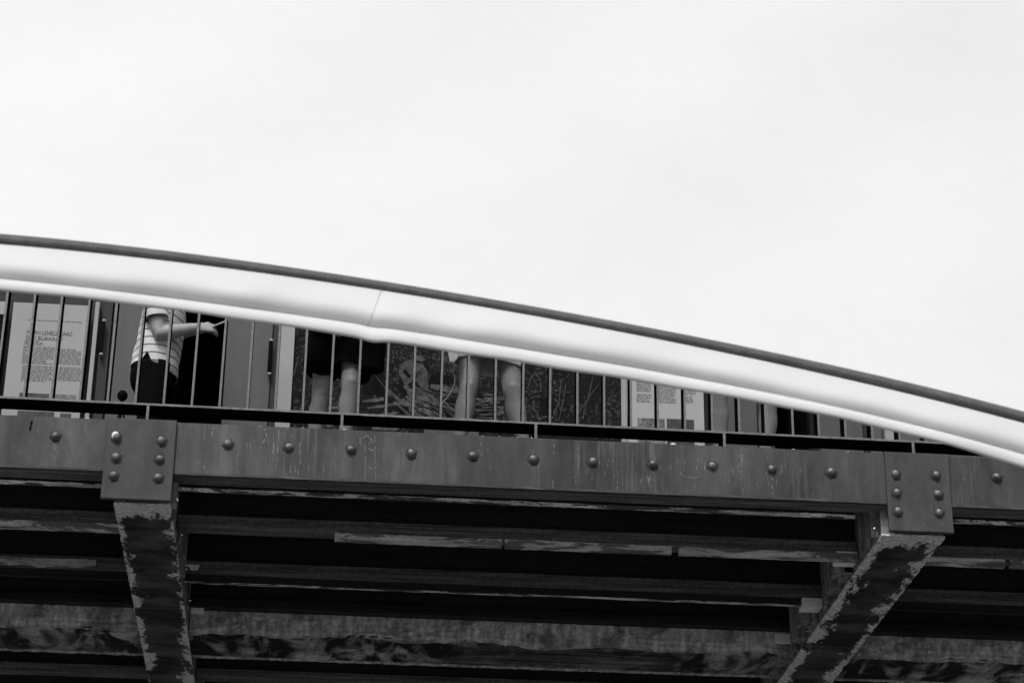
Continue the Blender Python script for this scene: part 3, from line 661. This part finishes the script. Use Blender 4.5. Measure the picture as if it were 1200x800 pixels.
def eyes_hair(root, c, f, long=False):
    f = f.normalized(); s = f.cross(V(0, 0, 1)).normalized(); up = V(0, 0, 1); o = root.location
    for k in (-1, 1):
        bm = bmesh.new(); blob(bm, c+f*.083+s*.031*k+up*.004-o, .011, 10); link('eye', bm, 'eye', root, smooth=True)
    bm = bmesh.new()
    g = bmesh.ops.create_uvsphere(bm, u_segments=28, v_segments=18, radius=1)
    for v in g['verts']:
        q = v.co.copy(); r = 1+.03*math.sin(q.x*9+q.z*5)*math.cos(q.y*11)
        v.co = c+up*.038-f*.014+f*q.x*.101*r+s*q.y*.088*r+up*q.z*.092*r-o
    bmesh.ops.delete(bm, geom=[v for v in bm.verts if (v.co+o-c).dot(f) > .03 and (v.co+o-c).z < .062 or (v.co+o-c).z < (-.05)], context='VERTS')
    if long: tube(bm, [c-f*.07-o+up*.02, c-f*.105-up*.1-o, c-f*.09-up*.25-o], [.05, .045, .012], 12, ref=s)
    link('hair', bm, 'hair', root, smooth=True)
def leg(bm, hip, knee, ankle, f, toe_f=None, s=1., barefoot=True):
    f = f.normalized(); tf = (toe_f or f).normalized()
    ca = (knee*.68+ankle*.32)-f*.014
    pts = [hip, hip*.6+knee*.4+f*.008, hip*.22+knee*.78, knee, knee*.86+ankle*.14, ca, knee*.36+ankle*.64-f*.006, ankle+V(0, 0, .03), ankle-V(0, 0, .03)]
    rr = [.088, .080, .064, .058, .053, .060, .047, .035, .036]
    P, Q = smoothpath(pts, [(r*s, r*s*.96) for r in rr], 4); tube(bm, P, Q, 18, ref=f)
    blob(bm, knee+f*.034, (.034*s, .034*s, .036*s), 12); blob(bm, knee+f*.03-V(0, 0, .055), (.022*s, .022*s, .028*s), 10)
    sd_ = f.cross(V(0, 0, 1)); blob(bm, ca-f*.018+sd_*.016, (.04*s, .04*s, .085*s), 14); blob(bm, ca-f*.018-sd_*.018, (.038*s, .038*s, .078*s), 14)
    a0 = V(ankle.x, ankle.y, ZF+.045)
    P, Q = smoothpath([a0-tf*.05, a0+tf*.02, a0+tf*.10-V(0, 0, .012), a0+tf*.175-V(0, 0, .022)], [(.032, .03), (.042, .036), (.026, .042), (.016, .034)], 3)
    tube(bm, P, Q, 12, ref=V(0, 0, 1))
def arm(bm, sh, el, wr, s=1.):
    P, Q = smoothpath([sh, sh*.5+el*.5, el*.92+sh*.08, el, el*.7+wr*.3, el*.3+wr*.7, wr], [.052*s, .047*s, .041*s, .040*s, .042*s, .032*s, .025*s], 4); tube(bm, P, Q, 14, ref=V(0, -1, .01))
def shoe(root, ankle, tf, m='shoe'):
    o = root.location; tf = tf.normalized(); a0 = V(ankle.x, ankle.y, ZF+.05)-o; bm = bmesh.new()
    P, Q = smoothpath([a0-tf*.075, a0-tf*.03, a0+tf*.05, a0+tf*.13-V(0, 0, .012), a0+tf*.2-V(0, 0, .02)], [(.035, .028), (.052, .041), (.046, .046), (.036, .05), (.02, .03)], 4)
    tube(bm, P, Q, 16, ref=V(0, 0, 1)); tube(bm, [a0, a0+V(0, 0, .07)], [(.05, .045), (.047, .042)], 16, ref=tf)
    for v in bm.verts: v.co.z = max(v.co.z, ZF-o.z+.002)
    link('shoe', bm, m, root, smooth=True)
def torso(bm, pel, chest, neck, side, front, s=1., bend=None):
    side = side.normalized(); front = front.normalized()
    up = (chest-pel)
    pts = [pel-V(0, 0, .1), pel, pel*.55+chest*.45, chest, chest*.45+neck*.55, neck-V(0, 0, .02)]
    rr = [(.09, .13), (.118, .168), (.105, .145), (.12, .168), (.095, .15), (.05, .06)]
    P, Q = smoothpath(pts, [(a*s, b*s) for a, b in rr], 4); tube(bm, P, Q, 22, ref=front)
    tube(bm, [neck-V(0, 0, .06), neck, neck+V(0, 0, .07)+front*.015], [.058*s, .052*s, .052*s], 14, ref=front)
def garment(name, root, pts, rr, m, ref, wave=0., seg=36, th=.006, fix=None, sub=5):
    P, Q = smoothpath(pts, rr, sub); bm = bmesh.new(); tube(bm, P, Q, seg, cap=False, ref=ref); rn_ = random.Random(len(name)+int(pts[0].x*77))
    ph = rn_.uniform(0, 6); n = len(P)
    bm.verts.ensure_lookup_table()
    for i, v in enumerate(bm.verts):
        r_, k = divmod(i, seg); c = P[r_]; d = v.co-c; t = r_/max(1, n-1)
        v.co = c+d*(1+wave*(.25+t)*math.sin(k*2*math.pi/seg*5+ph+r_*.35)+wave*.4*math.sin(k*2*math.pi/seg*11+r_*.9))
    if fix: fix(bm, P, seg)
    bmesh.ops.translate(bm, verts=bm.verts, vec=-root.location)
    o = link(name, bm, m, root, smooth=True)
    sm = o.modifiers.new('s', 'SOLIDIFY'); sm.thickness = th; sm.offset = -1
    return o

def person(label, base, joints, f, garments, voxel=.0065, hair_long=False, hands=()):
    """joints: dict of Vectors"""
    J = joints; root = thing('person', label, 'person', base)
    bm = bmesh.new(); side = f.cross(V(0, 0, 1)).normalized()
    torso(bm, J['pel'], J['chest'], J['neck'], side, f, J.get('s', 1.)); head(bm, J['head'], J.get('face', f))
    for k in 'LR':
        leg(bm, J['hip'+k], J['knee'+k], J['ankle'+k], J.get('legf'+k, f), J.get('toe'+k), J.get('ls', 1.))
        arm(bm, J['sh'+k], J['el'+k], J['wr'+k], J.get('as', 1.))
        tube(bm, [J['sh'+k], J['neck']-V(0, 0, .05)], [.052, .05], 12)
    for h_ in hands: hand(bm, *h_)
    bmesh.ops.translate(bm, verts=bm.verts, vec=-Vector(base))
    o = link('body', bm, 'skin', root); remesh(o, voxel, 5)
    for k in 'LR': shoe(root, J['ankle'+k], J.get('toe'+k) or f, J.get('shoe', 'shoe'))
    eyes_hair(root, J['head'], J.get('face', f), hair_long)
    return root

# --- man in striped shirt, facing right, holding a phone
Y1 = 13.95; F1 = V(1, -.12, 0).normalized(); SD = V(-.12, -1, 0).normalized()      # SD points towards the camera
pel = wp(181, 446, Y1); pel.z = ZF+.93; cx1 = pel.x
chest = V(cx1+.03, Y1, ZF+1.24); neck = V(cx1+.055, Y1, ZF+1.45)
J = dict(pel=pel, chest=chest, neck=neck, head=neck+V(.045, 0, .17), face=V(1, -.1, -.35),
         hipL=pel-SD*.09-V(0, 0, .04), hipR=pel+SD*.09-V(0, 0, .04), kneeL=V(cx1+.05, Y1+.1, ZF+.5), kneeR=V(cx1-.0, Y1-.12, ZF+.5),
         ankleL=V(cx1+.06, Y1+.13, ZF+.09), ankleR=V(cx1-.07, Y1-.13, ZF+.09), toeL=V(1, .2, 0), toeR=V(1, -.25, 0),
         shR=wp(181, 352, Y1-.19), elR=wp(186.5, 390.5, Y1-.2), wrR=wp(232, 383.5, Y1-.16),
         shL=wp(190, 350, Y1+.19), elL=wp(196, 392, Y1+.2), wrL=wp(238, 385, Y1+.04), ls=1.05, **{'as': 1.22})
d1 = (wp(258, 384, Y1-.1)-J['wrR']).normalized()
man1 = person('man in white striped shirt and black trousers looking at a phone, facing right', (cx1, Y1, ZF), J, F1, None, .006,
              hands=[(J['wrR'], d1, V(0, .8, -.35), .6, 1.2, 1), (J['wrL'], (wp(258, 384, Y1-.02)-J['wrL']), V(0, -.5, -.5), .8, .95, -1)])
# shirt: straight boxy hem with side slit
def slit(bm, P, seg):
    n = len(P); bm.verts.ensure_lookup_table()
    for k in range(seg):
        v = bm.verts[(n-1)*seg+k]; w = bm.verts[(n-2)*seg+k]
        ang = (v.co-P[-1]); fr = ang.dot(F1)
        v.co.z -= .05*max(-.3, fr/.16)                       # hem drops towards the front
        if ang.dot(SD) > 0 and abs(fr+.02) < .034:
            lift = .062*(1-abs(fr+.02)/.034)
            for q_ in range(7): bm.verts[(n-1-q_)*seg+k].co.z += lift*(1-q_/7)
sh_pts = [V(cx1+.052, Y1, ZF+1.475), V(cx1+.05, Y1, ZF+1.42), V(cx1+.03, Y1, ZF+1.3), V(cx1+.012, Y1, ZF+1.12), V(cx1+.0, Y1, ZF+1.0), V(cx1-.004, Y1, ZF+.9)]
garment('shirt', man1, sh_pts, [(.065, .085), (.115, .20), (.145, .21), (.150, .195), (.155, .19), (.156, .19)], 'shirt', F1, .02, 128, .004, slit, 6)
for k, sg in (('R', 1), ('L', -1)):
    a, b = J['sh'+k], J['el'+k]; d = (b-a)
    garment('sleeve', man1, [a+V(0.0, 0, .03)-SD*sg*.05, a+d*.1, a+d*.35, a+d*.57], [(.06, .075), (.082, .082), (.08, .08), (.079, .08)], 'shirt', V(0, -1, .01), .02, 32, .004)
garment('trousers', man1, [pel+V(.0, 0, .06), pel-V(.006, 0, .02), pel-V(.01, 0, .1), pel-V(.0, 0, .17)], [(.135, .17), (.152, .18), (.15, .185), (.125, .17)], 'blackcloth', F1, .01, 40, .005)
for k in 'LR':
    h_, kn, an = J['hip'+k], J['knee'+k], J['ankle'+k]
    garment('trouser_leg', man1, [h_+V(0, 0, .02), h_*.5+kn*.5, kn, kn*.5+an*.5, an+V(0, 0, -.03)], [(.125, .10), (.105, .095), (.085, .08), (.08, .075), (.08, .075)], 'blackcloth', F1, .02, 30, .005)
ph = wp(257, 379.5, Y1-.1); ph_t = (wp(266, 375.5, Y1-.1)-wp(250, 382, Y1-.1)).normalized()
bm = bmesh.new(); box(bm, -.07, .07, -.036, .036, -.0045, .0045); o = link('phone', bm, 'phone', bevel=.003)
sidev = V(-.08, -.9, -.42); sidev = (sidev-ph_t*sidev.dot(ph_t)).normalized(); nrm = ph_t.cross(sidev)
mm_ = Matrix((ph_t, sidev, nrm)).transposed().to_4x4(); mm_.translation = ph; o.matrix_world = mm_
tag(o, 'slim phone held in both hands by the man in the striped shirt', 'phone')

# --- person in wide black shorts with a black shoulder bag
Y2 = 13.1; F2 = V(.25, -1, 0).normalized()
kL = wp(377, 440, Y2+.16); kR = wp(411, 438, Y2-.02)
aL = wp(368, 492, Y2+.2); aR = wp(405, 500, Y2); aL.z = ZF+.09; aR.z = ZF+.09
x2 = (kL.x+kR.x)/2+.02; pel = V(x2, Y2+.06, ZF+.92); chest = V(x2+.01, Y2+.06, ZF+1.22); neck = V(x2+.01, Y2+.06, ZF+1.43)
kL.z = ZF+.50; kR.z = ZF+.50
sd2 = V(1, .25, 0).normalized()
J = dict(pel=pel, chest=chest, neck=neck, head=neck+F2*.03+V(0, 0, .17), hipL=pel-sd2*.09-V(0, 0, .04), hipR=pel+sd2*.09-V(0, 0, .04), kneeL=kL, kneeR=kR, ankleL=aL, ankleR=aR, toeL=V(-.1, -1, 0), toeR=V(.2, -1, 0),
         shL=neck-sd2*.17-V(0, 0, .06), shR=neck+sd2*.17-V(0, 0, .06), elL=neck-sd2*.25-V(0, 0, .34), elR=neck+sd2*.25-V(0, 0, .34), wrL=neck-sd2*.12-V(0, 0, .4)+F2*.2, wrR=neck+sd2*.2-V(0, 0, .56)+F2*.1, ls=1.05)
p2 = person('person in wide black shorts with bare calves standing before the mural', (x2, Y2, ZF), J, F2, None, .0075,
            hands=[(J['wrL'], V(0, -.1, -1), V(1, 0, 0), .3, 1., 1), (J['wrR'], V(0, -.1, -1), V(-1, 0, 0), .3, 1., -1)])
garment('shirt', p2, [neck+V(0, 0, .02), neck-V(0, 0, .05), chest, pel+V(0, 0, .1), pel-V(0, 0, .1)], [(.07, .08), (.11, .19), (.145, .205), (.14, .19), (.15, .2)], 'blackcloth', F2, .02, 40, .005)
for k, sg in (('L', -1), ('R', 1)):
    a, b = J['sh'+k], J['el'+k]; garment('sleeve', p2, [a+V(0, 0, .03)-sd2*sg*.05, a+(b-a)*.15, a+(b-a)*.7], [(.06, .07), (.075, .075), (.075, .075)], 'blackcloth', F2, .02, 24, .005)
    h_, kn = J['hip'+k], J['knee'+k]
    garment('shorts_leg', p2, [h_+V(0, 0, .1)-sd2*sg*.0, h_*.5+kn*.5+sd2*sg*.01, V(kn.x, kn.y, wp(395, 430 if k == 'R' else 423, kn.y-.08).z)+sd2*sg*.005], [(.12, .125), (.11, .125), (.088, .122)], 'blackcloth', F2, .02, 40, .005)
# bag beside the person
bt = wp(437, 395, Y2-.1)
bag = thing('shoulder_bag', 'large black bag hanging beside the person in black shorts', 'bag', (bt.x, Y2-.08, ZF+.6)); ob = bag.location
zb = wp(437, 431, Y2-.14).z; bm = bmesh.new()
P, Q = smoothpath([V(bt.x, Y2-.08, zb+.0), V(bt.x, Y2-.08, zb+.02), V(bt.x, Y2-.08, zb+.16), V(bt.x, Y2-.08, zb+.3), V(bt.x, Y2-.08, zb+.34)], [(.03, .06), (.055, .078), (.065, .085), (.045, .08), (.02, .07)], 4)
tube(bm, [q-ob for q in P], Q, 24, ref=V(0, -1, 0)); link('bag_body', bm, 'blackcloth', bag, smooth=True)
bm = bmesh.new(); st_ = J['shR']+V(0, 0, .09)
P, Q = smoothpath([V(bt.x-.05, Y2-.1, zb+.33), V(bt.x-.07, Y2-.1, zb+.6), st_+V(0, -.02, 0), V(bt.x-.05, Y2+.1, zb+.6), V(bt.x+.04, Y2-.06, zb+.33)], [(.004, .015)]*5, 6)
tube(bm, [q-ob for q in P], Q, 8, ref=V(1, 0, 0)); link('bag_strap', bm, 'blackcloth', bag, smooth=True)

# --- woman in short white skirt facing the railing
Y3 = 13.02; F3 = V(0.05, -1, 0).normalized(); sd3 = V(1, .05, 0).normalized()
kL = wp(549, 449, Y3); kR = wp(600, 450, Y3); aL = wp(540, 515, Y3); aR = wp(615, 520, Y3)
zk = ZF+.485; kL.z = kR.z = zk; kL.x = wx(549, 452, Y3); kR.x = wx(600, 452, Y3); aL.x -= .01; aL.z = aR.z = ZF+.09; aL.y += .03; aR.y += .03
x3 = (kL.x+kR.x)/2; pel = V(x3, Y3+.05, ZF+.90); chest = V(x3, Y3+.05, ZF+1.19); neck = V(x3, Y3+.05, ZF+1.39)
hd = wp(527, 425, Y3-.02)
J = dict(pel=pel, chest=chest, neck=neck, head=neck+F3*.03+V(0, 0, .17), hipL=pel-sd3*.115-V(0, 0, .04), hipR=pel+sd3*.115-V(0, 0, .04), kneeL=kL, kneeR=kR, ankleL=aL, ankleR=aR, toeL=V(-.35, -1, 0), toeR=V(.35, -1, 0), s=.95,
         shL=neck-sd3*.16-V(0, 0, .06), shR=neck+sd3*.16-V(0, 0, .06), elL=neck-sd3*.26-V(0, 0, .33), elR=neck+sd3*.24-V(0, 0, .32), wrL=V(hd.x+.0, Y3-.0, ZF+.80), wrR=neck+sd3*.12-V(0, 0, .36)+F3*.2, ls=1.13, **{'as': .88})
p3 = person('person with bare legs in short white skirt standing at the railing, legs apart', (x3, Y3, ZF), J, F3, None, .0065, True,
            hands=[(J['wrL'], V(.05, -.1, -1), V(1, 0.1, 0), .42, .95, 1), (J['wrR'], V(-.6, -.5, .2), V(0, .4, -1), .4, .92, 1)])
garment('top', p3, [neck+V(0, 0, .01), neck-V(0, 0, .05), chest, pel+V(0, 0, .16), pel+V(0, 0, .04)], [(.07, .08), (.105, .175), (.13, .185), (.12, .165), (.13, .18)], 'greycloth', F3, .02, 40, .005)
zh = wp(560, 418.5, Y3-.12).z
garment('skirt', p3, [pel+V(0, 0, .08), pel-V(0, 0, .03), V(x3, Y3+.03, zh+.11), V(x3-.012, Y3+.02, zh)], [(.115, .16), (.13, .19), (.135, .225), (.13, .235)], 'whitecloth', F3, .045, 60, .004)
# loose cloth end hanging by the hand
bm = bmesh.new(); q0 = wp(531, 405, Y3-.14); q1 = wp(529, 425, Y3-.14)
P, Q = smoothpath([q0-p3.location+V(0, 0, .05), q0-p3.location, (q0+q1)/2-p3.location+V(.01, 0, 0), q1-p3.location], [(.014, .05), (.014, .048), (.012, .035), (.006, .014)], 4); tube(bm, P, Q, 16, ref=V(0, -1, 0)); link('sash_end', bm, 'whitecloth', p3, smooth=True)
bm = bmesh.new(); P, Q = smoothpath([wp(a, b, Y3-.05) for a, b in ((530, 434), (533, 446), (529, 458), (522, 468), (516, 474))], [.004]*5, 5)
tube(bm, P, Q, 6); tag(link('cord', bm, 'pilaster', smooth=True), 'thin pale cord dangling from the hand of the person in white skirt', 'cord')

# --- third pair of legs, right of the text board
Y4 = 13.0; F4 = V(-.35, -1, 0).normalized(); sd4 = V(1, -.2, 0).normalized()
cL = wp(843, 480, Y4); cR = wp(899, 485, Y4+.08)
kL = V(cL.x-.002, Y4, ZF+.50); kR = V(cR.x+.01, Y4+.07, ZF+.5); aL = V(cL.x, Y4+.04, ZF+.09); aR = V(cR.x-.02, Y4+.1, ZF+.09)
x4 = (cL.x+cR.x)/2; pel = V(x4, Y4+.05, ZF+.9); chest = pel+V(0, 0, .3); neck = chest+V(0, 0, .21)
J = dict(pel=pel, chest=chest, neck=neck, head=neck+F4*.03+V(0, 0, .17), hipL=pel-sd4*.1-V(0, 0, .04), hipR=pel+sd4*.1-V(0, 0, .04), kneeL=kL, kneeR=kR, ankleL=aL, ankleR=aR, toeL=V(-.5, -1, 0), toeR=V(.2, -1, 0),
         shL=neck-sd4*.17-V(0, 0, .06), shR=neck+sd4*.17-V(0, 0, .06), elL=neck-sd4*.24-V(0, 0, .34), elR=neck+sd4*.24-V(0, 0, .34), wrL=neck-sd4*.1-V(0, 0, .45)+F4*.22, wrR=neck+sd4*.1-V(0, 0, .45)+F4*.22, ls=1.08)
p4 = person('person with bare legs standing right of the pale text board, body hidden by the canopy', (x4, Y4, ZF), J, F4, None, .0085,
            hands=[(J['wrL'], V(.5, -.5, 0), V(0, .3, -1), .4, 1., 1), (J['wrR'], V(-.5, -.5, 0), V(0, .3, -1), .4, 1., -1)])
garment('shirt', p4, [neck+V(0, 0, .02), neck-V(0, 0, .05), chest, pel+V(0, 0, .1), pel-V(0, 0, .06)], [(.07, .08), (.11, .19), (.14, .2), (.135, .185), (.145, .195)], 'greycloth', F4, .02, 40, .005)
for k, sg in (('L', -1), ('R', 1)):
    h_, kn = J['hip'+k], J['knee'+k]; garment('shorts_leg', p4, [h_+V(0, 0, .1), h_*.6+kn*.4, kn+V(0, 0, .34)], [(.13, .12), (.12, .11), (.115, .105)], 'blackcloth', F4, .03, 30, .005)

# --- small stand with a round black knob left of the man
kp = wp(143.5, 463.5, 14.1); stn = thing('knob_stand', 'small black stand with round knob, left of the man in striped shirt', 'stand', (kp.x, 14.1, ZF)); os_ = stn.location
bm = bmesh.new(); blob(bm, kp-os_, (.036, .036, .038), 12); link('knob', bm, 'blackcloth', stn, smooth=True)
bm = bmesh.new(); tube(bm, [kp-os_-V(0, 0, .02), V(0, 0, .3)], [.006, .008], 8); link('stem', bm, 'blacksteel', stn, smooth=True)
for a in (.3, 2.4, 4.5):
    bm = bmesh.new(); tube(bm, [V(0, 0, kp.z-ZF-.05), V(.16*math.cos(a), .16*math.sin(a), 0.01)], [.007, .006], 8); link('leg', bm, 'blacksteel', stn, smooth=True)

# ------------------------------------------------------------------ white canopy in the foreground
def interp(tab, x):
    n = len(tab)
    if x <= tab[0][0]: a, b = tab[0], tab[1]
    elif x >= tab[-1][0]: a, b = tab[-2], tab[-1]
    else:
        for i in range(n-1):
            if tab[i][0] <= x <= tab[i+1][0]: a, b = tab[i], tab[i+1]; break
    return a[1]+(b[1]-a[1])*(x-a[0])/(b[0]-a[0])
import numpy as np
def smoothtab(tab, deg=4, lo=-1200, hi=2400, step=6):
    # least-squares curve through the measured edge, carried on with its end slope and a little curvature
    c = np.polyfit([a/1000 for a, b in tab], [b for a, b in tab], deg); dc = np.polyder(c); out = []
    for x in range(lo, hi+1, step):
        if x < 0: y = np.polyval(c, 0)+np.polyval(dc, 0)*x/1000-.00004*x*x*(1 if x > -420 else 420/-x)
        elif x > 1200: y = np.polyval(c, 1.2)+np.polyval(dc, 1.2)*(x-1200)/1000+.00006*(x-1200)**2
        else: y = np.polyval(c, x/1000)
        out.append((x, float(y)))
    return out
top_t = [(0, 275.7), (100, 283.7), (200, 293), (300, 308.5), (400, 325.5), (500, 340), (600, 355.5), (720, 375), (850, 401.8), (937, 419.5), (1025, 440), (1112, 463), (1200, 481)]
bot_t = [(0, 288.5), (100, 296), (200, 305.5), (300, 320.3), (400, 337), (500, 351.5), (600, 366.5), (720, 387), (850, 414.3), (937, 432), (1025, 454), (1112, 477.5), (1200, 495)]
shd_t = [(0, 329), (50, 334), (100, 338), (160, 345), (240, 354.5), (300, 363.5), (340, 371.5), (400, 381), (450, 387), (500, 393), (600, 405.5), (700, 423.5), (800, 443), (900, 463.8), (1000, 482.5), (1100, 506.5), (1200, 534)]
flp_t = [(0, 341), (50, 345.8), (100, 350.5), (160, 357.5), (240, 366.5), (300, 376), (340, 383), (400, 395), (450, 402.5), (500, 409.5), (600, 421.5), (700, 438), (800, 454.5), (900, 474.3), (1000, 494.5), (1100, 520), (1200, 547.5)]
T = [smoothtab(t) for t in (top_t, bot_t, shd_t, flp_t)]
YC = 6.4
can = thing('canopy', 'large white fabric canopy with dark edge rope and padded white hem filling the foreground', 'canopy', tuple(wp(600, 360, YC))); oc = can.location.copy()
n = len(T[0])
def bump(x): return 3.0*math.exp(-((x-437)/14)**2)
# rope, ribbed like a woven cord
ctr = []
for i in range(n):
    x = T[0][i][0]; a = (T[0][i][1]+T[1][i][1])/2; ctr.append(wp(x, a, YC))
length = sum((ctr[i+1]-ctr[i]).length for i in range(n-1)); rad0 = [(wp(T[0][i][0], T[1][i][1], YC)-wp(T[0][i][0], T[0][i][1], YC)).length/2*.86 for i in range(n)]
bm = bmesh.new(); P, Q = [], []
for i in range(n-1):
    for j in range(4):
        t = j/4; P.append(ctr[i]*(1-t)+ctr[i+1]*t-oc); r = rad0[i]*(1-t)+rad0[i+1]*t; Q.append(r*(1.0 if j % 2 else .86))
tube(bm, P, Q, 12, ref=V(0, -1, .001)); link('edge_rope', bm, 'rope', can, smooth=True)
# stitched welt above the rope
bm = bmesh.new(); tube(bm, [ctr[i]-oc+V(0, -.004, rad0[i]*.95) for i in range(n)], [.0045]*n, 8, ref=V(0, -1, .001)); link('welt', bm, 'greycloth', can, smooth=True)
# hem tube profile, then the flap
bm = bmesh.new(); prev = None; endY = []; tubev = []
NP = 26
for i in range(n):
    x = T[1][i][0]; a = T[1][i][1]; b = T[2][i][1]+bump(x)*.5
    pa = wp(x, a-1.5, YC+.0); pb = wp(x, b, YC+.03); col = []
    pinch = math.exp(-((x-437)/9)**2)
    Yk = YC; z0 = None
    for k in range(NP+1):
        t = k/NP
        # elevation of the cloth's normal: facing up at the top, rolling under at the bottom
        phi = math.radians(35-12*t-185*max(0, t-.40)**1.4+3*math.sin(x*.013+t*2)+2*math.sin(x*.031-t*3)+1.6*math.sin(x*.067+t*5)*math.exp(-((x-430)/160)**2)+1.5*math.sin(x*.045+t*4))
        py = a-1.5+(b-a+1.5)*t; ray = wp(x, py, 1.0)-CAM; kk = ray.z; tn = math.tan(max(phi, math.radians(-64)))
        if z0 is None: Yk = YC-rad0[i]*.3
        else: Yk = (Yk+(CAM.z-z0)*tn)/(1-kk*tn)
        p = wp(x, py, Yk); z0 = p.z
        g_ = .004*math.sin(math.pi*t)*math.exp(-((x-(447-17*t))/3.4)**2)
        col.append(bm.verts.new(p+V(0, g_, 0)-oc))
    endY.append(Yk); tubev.append([v_.co.copy() for v_ in col])
    if prev:
        for k in range(NP): bm.faces.new((prev[k], col[k], col[k+1], prev[k+1]))
    prev = col
seam = []
for k in range(NP+1):
    x = 447-17*k/NP; ii = min(range(n), key=lambda q_: abs(T[1][q_][0]-x)); seam.append(tubev[ii][k]+V((x-T[1][ii][0])/FPX*6.9, -.0008, 0))
link('hem_tube', bm, 'hemfabric', can, smooth=True)
bm = bmesh.new(); tube(bm, seam, [.0011]*len(seam), 6, ref=V(1, 0, 0)); link('tube_seam', bm, 'paper_white', can, smooth=True)
bm = bmesh.new(); prev = None
for i in range(n):
    x = T[2][i][0]; a = T[2][i][1]+bump(x)*.5; b = T[3][i][1]+bump(x)*1.0
    Y0 = endY[i]+.002; pa = wp(x, a, Y0); pb = wp(x, b, Y0-.032); col = []
    for k in range(7):
        t = k/6; p = pa*(1-t)+pb*t; col.append(bm.verts.new(p+V(0, -.016*math.sin(math.pi*t)+.003*math.sin(x*.05)*t, 0)-oc))
    if prev:
        for k in range(6): bm.faces.new((prev[k], col[k], col[k+1], prev[k+1]))
    prev = col
fo = link('hem_flap', bm, 'hemfabric', can, smooth=True); sm = fo.modifiers.new('s', 'SOLIDIFY'); sm.thickness = .006; sm.offset = 1
# grey blob standing in for the shadow in the hem's crease
q = wp(418, 387, YC-.0)
bm = bmesh.new(); P, Q = smoothpath([wp(a, b, YC-.06)-oc for a, b in ((411, 382.5), (417, 386), (423, 388.5), (430, 388.5))], [(.001, .001), (.006, .006), (.005, .005), (.001, .001)], 4); tube(bm, P, Q, 10); link('crease_shadow', bm, 'greycloth', can, smooth=True)
# sheet rising away from the viewer
bm = bmesh.new(); prev = None; NR = 44; rise = math.radians(58)
for i in range(n):
    base = ctr[i]+V(0, .012, rad0[i]*.6); col = []; x = T[0][i][0]
    for k in range(NR+1):
        s = 5.6*(k/NR)**1.25
        w = .018*math.sin(base.x*2.1+s*1.3)+.011*math.sin(base.x*4.3-s*2.9+1)+.02*math.sin(s*.9+base.x*.7)
        w *= min(1, s*1.5)
        col.append(bm.verts.new(base+V(0, math.cos(rise)*s-w*.85, math.sin(rise)*s+w*.5)-oc))
    if prev:
        for k in range(NR): bm.faces.new((prev[k], col[k], col[k+1], prev[k+1]))
    prev = col
link('canopy_sheet', bm, 'fabric', can, smooth=True)
